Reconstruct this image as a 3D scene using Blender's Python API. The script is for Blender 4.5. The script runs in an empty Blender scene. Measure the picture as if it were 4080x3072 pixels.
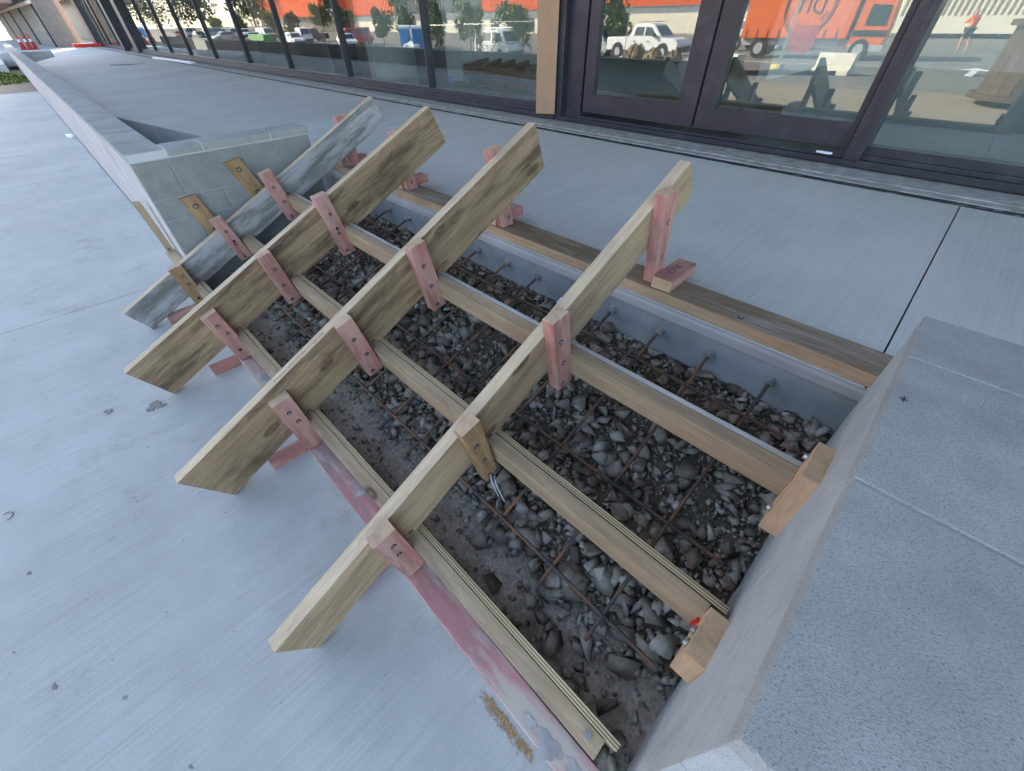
import bpy, bmesh, math, random
import numpy as np
from mathutils import Vector, Matrix, noise as mnoise
S = bpy.context.scene
COL = S.collection
random.seed(7); rng = np.random.default_rng(11)

# ------------------------------------------------------------------ camera
cam = bpy.data.cameras.new("camera"); camo = bpy.data.objects.new("camera", cam); COL.objects.link(camo)
cam.sensor_width = 36.0; cam.lens = 36.0 * 1562.219 / 4080.0
cam.clip_start = 0.02; cam.clip_end = 2000
R = ((0.70463028, 0.70939964, -0.01575848), (0.47827604, -0.4912316, -0.72797221), (-0.52416429, 0.50541436, -0.68542551))
camo.matrix_world = Matrix(((R[0][0], -R[1][0], -R[2][0], 0), (R[0][1], -R[1][1], -R[2][1], 0), (R[0][2], -R[1][2], -R[2][2], 1.4), (0, 0, 0, 1)))
S.camera = camo
# ------------------------------------------------------------------ light
EL = math.radians(27); AZX, AZY = -0.871, 0.491
W = bpy.data.worlds.new("World"); S.world = W; W.use_nodes = True
nt = W.node_tree; bg = nt.nodes["Background"]
sky = nt.nodes.new("ShaderNodeTexSky"); sky.sky_type = 'NISHITA'; sky.sun_disc = False
sky.sun_elevation = EL; sky.sun_rotation = math.atan2(AZX, AZY); sky.air_density = .8; sky.dust_density = 1.3; sky.ozone_density = .35
bw = nt.nodes.new("ShaderNodeRGBToBW"); hz = nt.nodes.new("ShaderNodeMix"); hz.data_type = 'RGBA'; hz.inputs[0].default_value = .14   # thin high cloud
nt.links.new(sky.outputs[0], bw.inputs[0]); nt.links.new(sky.outputs[0], hz.inputs[6]); nt.links.new(bw.outputs[0], hz.inputs[7]); nt.links.new(hz.outputs[2], bg.inputs[0]); bg.inputs[1].default_value = 0.14
sl = bpy.data.lights.new("sun", 'SUN'); sl.energy = 4.0; sl.angle = math.radians(0.5); sl.color = (1, .93, .82)
so = bpy.data.objects.new("sun", sl); COL.objects.link(so)
d = Vector((AZX * math.cos(EL), AZY * math.cos(EL), math.sin(EL)))
so.rotation_euler = d.to_track_quat('Z', 'Y').to_euler(); so.location = (0, 0, 20)
S.view_settings.view_transform = 'Standard'; S.view_settings.look = 'None'
S.view_settings.exposure = 2.65; S.view_settings.gamma = 1; S.view_settings.use_curve_mapping = False
S.cycles.max_bounces = 8; S.cycles.transparent_max_bounces = 12

# ------------------------------------------------------------------ materials
def lin(r, g, b):
    f = lambda c: (c / 255 / 12.92) if c / 255 <= .04045 else ((c / 255 + .055) / 1.055) ** 2.4
    return (f(r), f(g), f(b), 1)
class NT:
    def __init__(s, name):
        s.m = bpy.data.materials.new(name); s.m.use_nodes = True; s.t = s.m.node_tree
        s.p = s.t.nodes["Principled BSDF"]; s.out = s.t.nodes["Material Output"]
    def n(s, typ, **kw):
        o = s.t.nodes.new("ShaderNode" + typ)
        for k, v in kw.items(): setattr(o, k, v)
        return o
    def l(s, a, b): s.t.links.new(a, b)
    def inp(s, node, i, v):
        if hasattr(v, 'is_linked') or hasattr(v, 'links'): s.l(v, node.inputs[i])
        else: node.inputs[i].default_value = v
    def math(s, op, a, b=0, c=0):
        o = s.n("Math", operation=op); s.inp(o, 0, a); s.inp(o, 1, b); s.inp(o, 2, c); return o.outputs[0]
    def obj(s, per=True, scale=(1, 1, 1), off=None):
        tc = s.n("TexCoord"); v = tc.outputs["Object"]
        if per:
            oi = s.n("ObjectInfo"); a = s.n("VectorMath", operation='ADD'); b = s.n("VectorMath", operation='MULTIPLY')
            cx = s.n("CombineXYZ"); 
            for i in range(3): s.l(oi.outputs["Random"], cx.inputs[i])
            s.l(cx.outputs[0], b.inputs[0]); b.inputs[1].default_value = (37.0, 0.37, 0.23) if per == 'wood' else (37, 23, 11)
            s.l(v, a.inputs[0]); s.l(b.outputs[0], a.inputs[1]); v = a.outputs[0]
        mp = s.n("Mapping"); s.l(v, mp.inputs[0]); mp.inputs["Scale"].default_value = scale
        return mp.outputs[0]
    def noise(s, vec, scale, detail=4, rough=.55, dist=0):
        o = s.n("TexNoise"); s.l(vec, o.inputs["Vector"]); o.inputs["Scale"].default_value = scale
        o.inputs["Detail"].default_value = detail; o.inputs["Roughness"].default_value = rough; o.inputs["Distortion"].default_value = dist
        return o.outputs["Fac"]
    def ramp(s, fac, *st):
        o = s.n("ValToRGB"); s.l(fac, o.inputs[0]); e = o.color_ramp.elements
        while len(e) > 1: e.remove(e[-1])
        e[0].position = st[0][0]; e[0].color = st[0][1] if isinstance(st[0][1], tuple) else (st[0][1],) * 3 + (1,)
        for p, c in st[1:]:
            k = e.new(p); k.color = c if isinstance(c, tuple) else (c, c, c, 1)
        return o.outputs[0]
    def mix(s, fac, a, b, mode='MIX'):
        o = s.n("Mix", data_type='RGBA', blend_type=mode); s.inp(o, 0, fac); s.inp(o, 6, a); s.inp(o, 7, b); return o.outputs[2]
    def bump(s, h, st=.3, dist=.002, nrm=None):
        o = s.n("Bump"); s.l(h, o.inputs["Height"]); o.inputs["Strength"].default_value = st; o.inputs["Distance"].default_value = dist
        if nrm: s.l(nrm, o.inputs["Normal"])
        return o.outputs[0]
    def fin(s, col=None, rough=.7, nrm=None, spec=.3, metal=0):
        if col is not None: s.inp(s.p, "Base Color", col)
        s.inp(s.p, "Roughness", rough); s.p.inputs["Specular IOR Level"].default_value = spec
        s.p.inputs["Metallic"].default_value = metal
        if nrm: s.l(nrm, s.p.inputs["Normal"])
        return s.m
def plain(name, col, rough=.6, metal=0, spec=.4, var=.12, sc=6):
    t = NT(name); v = t.obj(); n = t.noise(v, sc, 5)
    c = t.mix(1.0, col, t.ramp(n, (.25, 1 - var * 1.6), (.75, 1 + var)), 'MULTIPLY')
    return t.fin(c, rough, t.bump(t.noise(v, 60, 3), .08, .002), spec, metal)
def wood(name, base, dark, stain=None, stain_amt=.5, rings=26, contrast=.5, knots=True, wear=None, wear_amt=0):
    t = NT(name); v = t.obj('wood')
    w1 = t.noise(t.obj('wood', (.9, 6, 6)), 1.6, 3, .5)
    vm = t.n("Mapping"); t.l(v, vm.inputs[0]); vm.inputs["Scale"].default_value = (.10, 1, 1); vm.inputs["Location"].default_value = (0, -.06, .05)
    av = t.n("VectorMath", operation='ADD'); t.l(vm.outputs[0], av.inputs[0])
    cb = t.n("CombineXYZ"); k = t.math('MULTIPLY', t.math('SUBTRACT', w1, .5), .09); t.l(k, cb.inputs[1]); t.l(k, cb.inputs[2]); t.l(cb.outputs[0], av.inputs[1])
    wv = t.n("TexWave", wave_type='RINGS', rings_direction='X', wave_profile='SAW'); t.l(av.outputs[0], wv.inputs[0])
    wv.inputs["Scale"].default_value = rings; wv.inputs["Distortion"].default_value = .6; wv.inputs["Detail"].default_value = 2; wv.inputs["Detail Scale"].default_value = 3
    fine = t.noise(t.obj('wood', (6, 240, 240)), 1, 3, .6)
    g = t.math('MULTIPLY', wv.outputs["Fac"], contrast)
    c = t.mix(g, base, dark)
    c = t.mix(t.ramp(fine, (.35, .55), (.65, 0.0)), c, dark)
    st2 = t.noise(t.obj('wood', (1.1, 55, 55)), 1, 4, .6)
    c = t.mix(t.ramp(st2, (.36, .5), (.56, 0.)), c, dark)
    bl = t.noise(t.obj('wood', (1.5, 5, 5)), 2.2, 5, .62)
    c = t.mix(1.0, c, t.ramp(bl, (.3, .78), (.7, 1.15)), 'MULTIPLY')
    if stain:
        sm = t.ramp(t.noise(t.obj('wood', (1.8, 11, 11)), 1.5, 8, .74), (.47, 0.), (.64, stain_amt))
        c = t.mix(sm, c, stain)
    if wear:
        wm = t.ramp(t.noise(t.obj('wood', (3, 14, 14)), 1.2, 6, .65), (.44, 0.), (.58, wear_amt))
        c = t.mix(wm, c, wear)
    if knots:
        vo = t.n("TexVoronoi", feature='F1'); t.l(t.obj('wood', (2.9, 7.5, 7.5)), vo.inputs[0]); vo.inputs["Scale"].default_value = 1
        nn = t.math('ADD', vo.outputs["Distance"], t.math('MULTIPLY', t.math('SUBTRACT', fine, .5), .04))
        km = t.ramp(nn, (.04, .8), (.075, .5), (.095, .85), (.15, 0.))
        c = t.mix(km, c, (.075, .045, .028, 1))
    h = t.math('ADD', t.math('MULTIPLY', wv.outputs["Fac"], .3), fine)
    return t.fin(c, .78, t.bump(h, .35, .0015), .2)
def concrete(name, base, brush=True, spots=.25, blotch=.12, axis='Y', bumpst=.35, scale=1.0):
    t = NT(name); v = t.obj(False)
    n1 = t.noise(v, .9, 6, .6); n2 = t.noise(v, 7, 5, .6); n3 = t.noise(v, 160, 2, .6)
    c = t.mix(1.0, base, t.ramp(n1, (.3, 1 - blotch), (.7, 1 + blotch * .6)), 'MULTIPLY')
    c = t.mix(1.0, c, t.ramp(n2, (.3, 1 - blotch * .6), (.7, 1 + blotch * .35)), 'MULTIPLY')
    c = t.mix(1.0, c, t.ramp(n3, (.3, .93), (.7, 1.05)), 'MULTIPLY')
    h = t.math('MULTIPLY', n3, .5)
    if brush:
        bv = t.obj(False, (150, 2.2, 1) if axis == 'Y' else (2.2, 150, 1)); b1 = t.noise(bv, 1, 3, .65)
        bv2 = t.obj(False, (45, 1.1, 1) if axis == 'Y' else (1.1, 45, 1)); b2 = t.noise(bv2, 1, 3, .6)
        c = t.mix(1.0, c, t.ramp(b1, (.32, .90), (.62, 1.03)), 'MULTIPLY')
        c = t.mix(1.0, c, t.ramp(b2, (.30, .965), (.62, 1.015)), 'MULTIPLY')
        h = t.math('ADD', h, t.math('ADD', b1, b2))
    sp = t.ramp(t.noise(v, 19, 3, .5), (.70, 0.), (.78, spots))
    c = t.mix(sp, c, lin(95, 92, 84))
    sp2 = t.ramp(t.noise(v, 2.3, 8, .75), (.56, 0.), (.70, min(1, spots * 1.6)))
    c = t.mix(sp2, c, (base[0] * .50, base[1] * .50, base[2] * .50, 1))
    sp3 = t.ramp(t.noise(t.obj(False, (1, .6, 1)), 1.1, 4, .6), (.50, 0.), (.72, .55))
    c = t.mix(sp3, c, (base[0] * 1.22, base[1] * 1.2, base[2] * 1.2, 1))
    sp4 = t.ramp(t.noise(v, 38, 6, .8), (.60, 0.), (.70, .45))
    c = t.mix(t.math('MULTIPLY', sp4, t.ramp(t.noise(v, 1.5, 3), (.48, 0.), (.6, 1.))), c, (base[0] * .42, base[1] * .43, base[2] * .44, 1))
    return t.fin(c, .85, t.bump(h, bumpst, .002), .25)
M = {}
M['pavement'] = concrete("pavement_concrete", (.44, .45, .415, 1), True, .35, .11)
M['landing'] = concrete("landing_concrete", (.49, .505, .465, 1), True, .15, .08)
M['inside'] = concrete("interior_concrete", (.50, .56, .54, 1), False, .2, .12)
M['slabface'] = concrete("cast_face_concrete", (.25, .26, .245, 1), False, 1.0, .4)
M['nosing'] = plain("smooth_nosing", (.33, .33, .31, 1), .7, var=.08)
def block(name, base, pits=.5, stretch=(1, 1, 1)):
    t = NT(name); v = t.obj(False); a = t.noise(t.obj(False, (260 * stretch[0], 260 * stretch[1], 260 * stretch[2])), 1, 2, .6)
    b = t.noise(v, 3.2, 6, .65); c2 = t.noise(v, 14, 4, .6)
    c = t.mix(1.0, base, t.ramp(b, (.3, .84), (.7, 1.12)), 'MULTIPLY')
    c = t.mix(1.0, c, t.ramp(c2, (.3, .9), (.7, 1.06)), 'MULTIPLY')
    c = t.mix(t.ramp(a, (.33, pits), (.47, 0.)), c, (base[0] * .28, base[1] * .32, base[2] * .36, 1))
    c = t.mix(t.ramp(t.noise(v, 1.7, 7, .7), (.58, 0.), (.68, .35)), c, (base[0] * .55, base[1] * .5, base[2] * .42, 1))
    return t.fin(c, .92, t.bump(t.math('ADD', a, t.math('MULTIPLY', t.noise(v, 500, 2), .4)), .55, .003), .15)
M['block'] = block("grey_block", (.27, .275, .25, 1), .45)
M['cap'] = block("capping_block", (.37, .38, .35, 1), .85, (1.15, 3.2, 3))
M['side'] = block("smeared_block_face", (.41, .425, .41, 1), .35, (2, 2, .6))
M['mortar'] = plain("mortar", (.33, .33, .31, 1), .95, var=.15, sc=20)
M['render'] = block("lightened_wall_face", (.47, .455, .43, 1), .15)  # plaster-like pinkish face, lightened in its colour for the open sky it faces
GR = (.315, .255, .15, 1)
M['treated'] = wood("treated_pine", (.47, .36, .225, 1), (.29, .20, .115, 1), (.14, .10, .065, 1), .55)
M['treated2'] = wood("treated_pine_stained", (.41, .30, .18, 1), (.21, .14, .078, 1), (.085, .058, .037, 1), .85)
M['grey'] = wood("concrete_stained_pine", (.30, .295, .275, 1), (.17, .165, .15, 1), (.10, .085, .065, 1), .6, contrast=.35, wear=(.40, .395, .385, 1), wear_amt=.85, knots=False)
M['edge'] = wood("pale_pine", (.60, .49, .33, 1), (.42, .32, .20, 1), None, knots=False, contrast=.45)
M['pink'] = wood("pink_primed_pine", (.46, .215, .175, 1), (.32, .13, .105, 1), (.22, .14, .11, 1), .5, contrast=.45, knots=False, wear=(.56, .40, .32, 1), wear_amt=.42)
M['pinkboard'] = wood("faded_pink_board", (.58, .29, .28, 1), (.48, .22, .20, 1), (.27, .25, .22, 1), .8, contrast=.25, knots=False, wear=(.50, .43, .35, 1), wear_amt=1.0)
M['batten'] = wood("riser_batten", (.46, .365, .235, 1), (.30, .21, .12, 1), (.20, .14, .10, 1), .4)
M['orangewood'] = wood("raw_orange_pine", (.60, .44, .27, 1), (.46, .30, .165, 1), None, knots=False, contrast=.4)
M['brown'] = wood("dirty_brown_pine", (.44, .29, .15, 1), (.26, .15, .07, 1), (.12, .08, .05, 1), .6)
M['plate'] = wood("wet_plate_pine", (.30, .23, .145, 1), (.17, .12, .07, 1), (.40, .39, .36, 1), .55, contrast=.5)
def ply():
    t = NT("plywood_edge"); tc = t.n("TexCoord"); sp = t.n("SeparateXYZ"); t.l(tc.outputs["Object"], sp.inputs[0])
    s = t.math('FRACT', t.math('MULTIPLY', t.math('ADD', sp.outputs[1], .009), 1 / .0072))
    n = t.noise(t.obj(True, (3, 160, 160)), 1, 4, .6)
    c = t.ramp(s, (.0, lin(205, 190, 150)), (.45, lin(195, 178, 140)), (.52, lin(120, 100, 72)), (.95, lin(140, 118, 88)))
    c = t.mix(1.0, c, t.ramp(n, (.3, .65), (.7, 1.1)), 'MULTIPLY')
    return t.fin(c, .8, t.bump(n, .4, .001), .2)
M['ply'] = ply()
M['steel'] = plain("zinc_screw", (.55, .56, .58, 1), .35, .9, var=.2, sc=200)
M['dark'] = plain("dark_hole", (.035, .028, .024, 1), .8)
def rebar():
    t = NT("rusty_rebar"); v = t.obj(); n = t.noise(v, 9, 6, .7)
    c = t.ramp(n, (.36, (.05, .055, .06, 1)), (.44, (.085, .07, .062, 1)), (.52, (.15, .082, .05, 1)), (.70, (.27, .14, .065, 1)))
    return t.fin(c, .7, t.bump(t.noise(v, 300, 2), .3, .001), .4, .25)
M['rebar'] = rebar()
def stone():
    t = NT("crushed_rock"); oi = t.n("TexCoord"); v = oi.outputs["Object"]
    a = t.n("Attribute", attribute_name="tone")
    c = t.ramp(a.outputs["Fac"], (0, (.12, .10, .075, 1)), (.4, (.225, .20, .155, 1)), (.75, (.315, .29, .24, 1)), (1, (.45, .43, .375, 1)))
    n = t.noise(v, 60, 5, .65)
    c = t.mix(1.0, c, t.ramp(n, (.3, .8), (.7, 1.15)), 'MULTIPLY')
    return t.fin(c, .95, t.bump(t.noise(v, 260, 3), .25, .001), .05)
M['stone'] = stone()
def dirt():
    t = NT("compacted_dirt"); v = t.obj(False); n = t.noise(v, 5, 8, .7); m = t.noise(v, 70, 4, .7)
    c = t.ramp(n, (.3, (.20, .165, .12, 1)), (.5, (.32, .28, .22, 1)), (.7, (.44, .40, .33, 1)))
    c = t.mix(1.0, c, t.ramp(m, (.3, .6), (.7, 1.25)), 'MULTIPLY')
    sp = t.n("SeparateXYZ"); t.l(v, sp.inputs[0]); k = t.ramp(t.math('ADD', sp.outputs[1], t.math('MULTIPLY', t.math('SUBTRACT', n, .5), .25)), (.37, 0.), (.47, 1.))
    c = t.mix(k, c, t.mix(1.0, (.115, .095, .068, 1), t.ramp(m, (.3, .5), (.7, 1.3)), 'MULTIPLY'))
    return t.fin(c, .95, t.bump(t.math('ADD', n, m), .8, .01), .1)
M['dirt'] = dirt()
def alu(name, c, rough=.42):
    t = NT(name); v = t.obj(False); n = t.noise(v, 5, 7, .7)
    col = t.mix(t.ramp(n, (.5, 0.), (.75, .14)), c, (.26, .26, .26, 1))
    return t.fin(col, rough, t.bump(t.noise(v, 90, 3), .04, .001), .4, .15)
M['alu'] = alu("charcoal_aluminium", (.034, .038, .044, 1))
M['aludark'] = alu("dark_aluminium", (.028, .032, .042, 1))
def glass():
    t = NT("reflective_glass")
    tr = t.n("BsdfTransparent"); tr.inputs[0].default_value = (.78, .87, .86, 1)
    gl = t.n("BsdfGlossy"); gl.inputs["Roughness"].default_value = 0.0; gl.inputs[0].default_value = (.93, .97, .95, 1)
    fr = t.n("Fresnel"); fr.inputs["IOR"].default_value = 2.6
    v = t.obj(False); wob = t.bump(t.noise(v, .45, 1), .04, .02); t.l(wob, gl.inputs["Normal"])
    mx = t.n("MixShader"); t.l(fr.outputs[0], mx.inputs[0]); t.l(tr.outputs[0], mx.inputs[1]); t.l(gl.outputs[0], mx.inputs[2])
    dif = t.n("BsdfDiffuse"); dif.inputs[0].default_value = (.75, .78, .78, 1)
    dm = t.ramp(t.noise(t.obj(False, (1.6, 1, .5)), 2.2, 6, .7), (.50, .012), (.75, .07))
    m2 = t.n("MixShader"); t.l(dm, m2.inputs[0]); t.l(mx.outputs[0], m2.inputs[1]); t.l(dif.outputs[0], m2.inputs[2])
    t.l(m2.outputs[0], t.out.inputs[0]); return t.m
M['glass'] = glass()
def glass_back():
    t = NT("glass_back"); tr = t.n("BsdfTransparent"); t.l(tr.outputs[0], t.out.inputs[0]); return t.m
M['glassb'] = glass_back()
def sheet():
    t = NT("translucent_pink_film"); tr = t.n("BsdfTransparent"); mx = t.n("MixShader"); mx.inputs[0].default_value = .32
    t.p.inputs["Base Color"].default_value = (.85, .42, .38, 1); t.l(tr.outputs[0], mx.inputs[1]); t.l(t.p.outputs[0], mx.inputs[2]); t.l(mx.outputs[0], t.out.inputs[0]); return t.m
M['pinksheet'] = sheet()
M['black'] = plain("black_sealant", (.018, .02, .022, 1), .5, var=.3, sc=30)
def ragged():
    t = NT("joint_strip_paint"); v = t.obj(False, (4, 14, 1)); n = t.noise(v, 3, 8, .75)
    c = t.ramp(n, (.55, (.014, .017, .02, 1)), (.63, (.28, .32, .33, 1)))
    return t.fin(c, .6, t.bump(n, .3, .003), .3)
M['ragged'] = ragged()
def leafmat(name, c1, c2, c3):
    t = NT(name); a = t.n("Attribute", attribute_name="tone")
    c = t.ramp(a.outputs["Fac"], (0, c1), (.5, c2), (1, c3))
    m = t.fin(c, .6, None, .3); return m
M['leaf'] = leafmat("leaves", (.04, .06, .015, 1), (.11, .15, .03, 1), (.30, .30, .06, 1))
M['gum'] = leafmat("gum_leaves", (.03, .045, .025, 1), (.06, .085, .045, 1), (.10, .13, .07, 1))
M['straw'] = leafmat("dry_tussock", (.14, .09, .05, 1), (.28, .19, .10, 1), (.42, .32, .18, 1))
M['bark'] = plain("bark", (.14, .11, .08, 1), .9, var=.3, sc=12)
def carpark():
    t = NT("yard_ground"); v = t.obj(False); sp = t.n("SeparateXYZ"); t.l(v, sp.inputs[0])
    n = t.noise(v, 1.2, 8, .7); f = t.noise(v, 45, 4, .7)
    grav = t.mix(1.0, (.34, .28, .20, 1), t.ramp(f, (.3, .45), (.7, 1.35)), 'MULTIPLY')
    asp = t.mix(1.0, (.19, .175, .15, 1), t.ramp(n, (.3, .75), (.7, 1.25)), 'MULTIPLY')
    yy = t.math('ADD', sp.outputs[1], t.math('MULTIPLY', t.math('SUBTRACT', n, .5), 4))
    k = t.ramp(t.math('MULTIPLY', t.math('ADD', yy, 12), .1), (.42, 0.), (.55, 1.))
    c = t.mix(k, asp, grav)
    return t.fin(c, .95, t.bump(f, .6, .02), .1)
M['yard'] = carpark()
P = lambda n, c, r=.5, m=0, **k: M.setdefault(n, plain(n, c, r, m, **k))
P('white_paint', (.78, .78, .76, 1), .3, var=.05); P('silver_paint', (.42, .43, .44, 1), .3, var=.05); P('dark_paint', (.06, .06, .065, 1), .25, var=.1)
P('orange_paint', (.80, .15, .025, 1), .45, var=.06); P('tyre', (.025, .025, .027, 1), .85); P('car_glass', (.025, .035, .04, 1), .08, spec=.8, var=.05)
P('blue_plastic', (.05, .28, .62, 1), .5, var=.08); P('white_plastic', (.72, .74, .76, 1), .45, var=.05); P('red_paint', (.55, .03, .02, 1), .4)
P('yellow', (.75, .62, .06, 1), .5); P('cream', (.62, .57, .45, 1), .7, var=.06); P('grey_panel', (.16, .18, .20, 1), .6, var=.05)
P('galv', (.40, .40, .38, 1), .45, .6); P('skin', (.42, .22, .14, 1), .6, var=.05); P('hiviz', (.95, .17, .01, 1), .7, var=.05); P('navy', (.02, .025, .04, 1), .8)
P('soffit', (.36, .24, .19, 1), .7); P('taupe', (.17, .155, .14, 1), .7); P('plaster', (.66, .70, .68, 1), .8, var=.06); P('green_skip', (.06, .24, .05, 1), .5)
P('drumwood', (.085, .048, .022, 1), .85, var=.35, sc=4); P('tan', (.46, .33, .17, 1), .85, var=.2); P('cardboard', (.46, .31, .19, 1), .85, var=.06); P('pinksheet', (.80, .32, .28, 1), .6); P('redtape', (.60, .02, .02, 1), .4); P('ink', (.03, .02, .08, 1), .6)
P('stamp', (.20, .16, .11, 1), .9); P('cap_light', (.52, .52, .49, 1), .95); P('far_glass', (.10, .115, .10, 1), .04, spec=1.0, var=.5, sc=.4); P('orange_mesh', (.72, .14, .03, 1), .7); P('white_cable', (.70, .70, .72, 1), .4); P('light_mortar', (.37, .365, .345, 1), .95, var=.28, sc=14); P('cap_joint', (.15, .155, .15, 1), .95, var=.2, sc=30); P('sawdust', (.46, .27, .10, 1), .95, var=.3, sc=80)
P('grime', (.24, .235, .21, 1), .95, var=.3, sc=40); P('lime', (.45, .75, .05, 1), .7)

# ------------------------------------------------------------------ helpers
def tag(o, label=None, cat=None, group=None, kind=None):
    if label: o['label'] = label
    if cat: o['category'] = cat
    if group: o['group'] = group
    if kind: o['kind'] = kind
    return o
def link(name, me, mats, parent=None, mw=None):
    o = bpy.data.objects.new(name, me); COL.objects.link(o)
    for m in (mats if isinstance(mats, (list, tuple)) else [mats]): me.materials.append(M[m] if isinstance(m, str) else m)
    if parent: o.parent = parent
    if mw is None and parent and parent.name in WORLDP: mw = Matrix.Identity(4)
    if mw is not None: o.matrix_basis = mw if not parent else (parent_mw(parent).inverted() @ mw)
    return o
WORLDP = set()
def parent_mw(p):
    m = p.matrix_basis.copy()
    while p.parent: m = p.matrix_parent_inverse @ m; p = p.parent; m = p.matrix_basis @ m
    return m
def empty(name, loc, label, cat, group=None, rz=0):
    o = bpy.data.objects.new(name, None); COL.objects.link(o); o.location = loc; o.rotation_euler = (0, 0, rz); o.empty_display_size = .1
    return tag(o, label, cat, group)
def copy_tree(o, parent=None):
    c = o.copy(); COL.objects.link(c); c.parent = parent
    for ch in list(o.children): copy_tree(ch, c)
    return c
class B:
    """collects geometry with material indices"""
    def __init__(s): s.bm = bmesh.new()
    def box(s, x0, x1, y0, y1, z0, z1, mi=0, bev=0):
        vs = [s.bm.verts.new((x, y, z)) for z in (z0, z1) for y in (y0, y1) for x in (x0, x1)]
        fs = [(0, 2, 3, 1), (4, 5, 7, 6), (0, 1, 5, 4), (2, 6, 7, 3), (1, 3, 7, 5), (0, 4, 6, 2)]
        out = [s.bm.faces.new([vs[i] for i in f]) for f in fs]
        for f in out: f.material_index = mi
        if bev: 
            r = bmesh.ops.bevel(s.bm, geom=list({e for f in out for e in f.edges}), offset=bev, segments=2, affect='EDGES', profile=.6)
            for f in r['faces']: f.material_index = mi
        return s
    def prism(s, poly, a0, a1, axis='x', mi=0, bev=0):
        def P3(p, a): return {'x': (a, p[0], p[1]), 'y': (p[0], a, p[1]), 'z': (p[0], p[1], a)}[axis]
        v0 = [s.bm.verts.new(P3(p, a0)) for p in poly]; v1 = [s.bm.verts.new(P3(p, a1)) for p in poly]
        n = len(poly); fs = [s.bm.faces.new(v0[::-1]), s.bm.faces.new(v1)]
        for i in range(n): fs.append(s.bm.faces.new((v0[i], v0[(i + 1) % n], v1[(i + 1) % n], v1[i])))
        for f in fs: f.material_index = mi
        if bev:
            r = bmesh.ops.bevel(s.bm, geom=list({e for f in fs for e in f.edges}), offset=bev, segments=2, affect='EDGES', profile=.6)
            for f in r['faces']: f.material_index = mi
        return s
    def cyl(s, p0, p1, r0, r1=None, n=12, mi=0, cap=True):
        p0, p1 = Vector(p0), Vector(p1); r1 = r0 if r1 is None else r1
        d = (p1 - p0); q = d.to_track_quat('Z', 'Y')
        a = []; b = []
        for i in range(n):
            t = 2 * math.pi * i / n; c = Vector((math.cos(t), math.sin(t), 0))
            a.append(s.bm.verts.new(p0 + q @ (c * r0))); b.append(s.bm.verts.new(p1 + q @ (c * r1)))
        fs = []
        for i in range(n): fs.append(s.bm.faces.new((a[i], a[(i + 1) % n], b[(i + 1) % n], b[i])))
        if cap: fs += [s.bm.faces.new(a[::-1]), s.bm.faces.new(b)]
        for f in fs: f.material_index = mi
        return s
    def tube(s, pts, r, n=8, mi=0):
        for i in range(len(pts) - 1): s.cyl(pts[i], pts[i + 1], r if not callable(r) else r(i), None, n, mi)
        return s
    def done(s, name, mats, parent=None, mw=None, smooth=False):
        bmesh.ops.recalc_face_normals(s.bm, faces=s.bm.faces[:])
        me = bpy.data.meshes.new(name); s.bm.to_mesh(me); s.bm.free()
        if smooth:
            for p in me.polygons: p.use_smooth = True
        return link(name, me, mats, parent, mw)
def mesh_np(name, V, F, mats, parent=None, tone=None, smooth=False, mi=None):
    me = bpy.data.meshes.new(name); V = np.asarray(V, dtype=np.float32); F = np.asarray(F, dtype=np.int32)
    k = F.shape[1]
    me.vertices.add(len(V)); me.vertices.foreach_set("co", V.ravel())
    me.loops.add(F.size); me.loops.foreach_set("vertex_index", F.ravel())
    me.polygons.add(len(F)); me.polygons.foreach_set("loop_start", np.arange(0, F.size, k, dtype=np.int32))
    if smooth: me.polygons.foreach_set("use_smooth", np.ones(len(F), dtype=bool))
    me.update(calc_edges=True); me.validate()
    if tone is not None:
        a = me.attributes.new("tone", 'FLOAT', 'FACE' if len(tone) == len(F) and len(tone) != len(V) else 'POINT'); a.data.foreach_set("value", np.asarray(tone, dtype=np.float32))
    return link(name, me, mats, parent)
def struct(o, label, cat='ground'): return tag(o, label, cat, None, 'structure')
def ident(name, loc=(0, 0, 0)):
    return Matrix.Translation(loc)
def frame(c, ang_x, rz=0):
    """local X along the slope in the yz plane: x->(0,cos,sin)"""
    c = Vector(c); ux = Vector((0, math.cos(ang_x), math.sin(ang_x))); uz = Vector((0, -math.sin(ang_x), math.cos(ang_x))); uy = uz.cross(ux)
    m = Matrix((ux, uy, uz)).transposed().to_4x4(); m.translation = c
    return m
def yz_prism(name, poly, x0, x1, mats, parent, ang, bev=.0025, jit=0):
    """a timber whose side outline is poly in (y,z), built in its own grain-aligned frame"""
    cy = sum(p[0] for p in poly) / len(poly); cz = sum(p[1] for p in poly) / len(poly)
    mw = frame(((x0 + x1) / 2, cy, cz), ang); inv = mw.inverted()
    b = B(); loc = [inv @ Vector(((x0 + x1) / 2, p[0], p[1])) for p in poly]
    h = abs(x1 - x0) / 2
    b.prism([(v.x, v.z) for v in loc], -h, h, 'y', 0, bev)
    return b.done(name, mats, parent, mw)
def screw(parent, loc, nrm, r=.0075, proud=.004):
    b = B(); n = Vector(nrm).normalized(); l = Vector(loc)
    b.cyl(l - n * .004, l + n * .0008, r * 1.35, None, 12, 1)
    b.cyl(l, l + n * proud, r * .85, r * .8, 6, 0)
    o = b.done("screw", ['steel', 'dark'], None)
    o.parent = parent; o.matrix_parent_inverse = parent_mw(parent).inverted()
    return o
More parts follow.
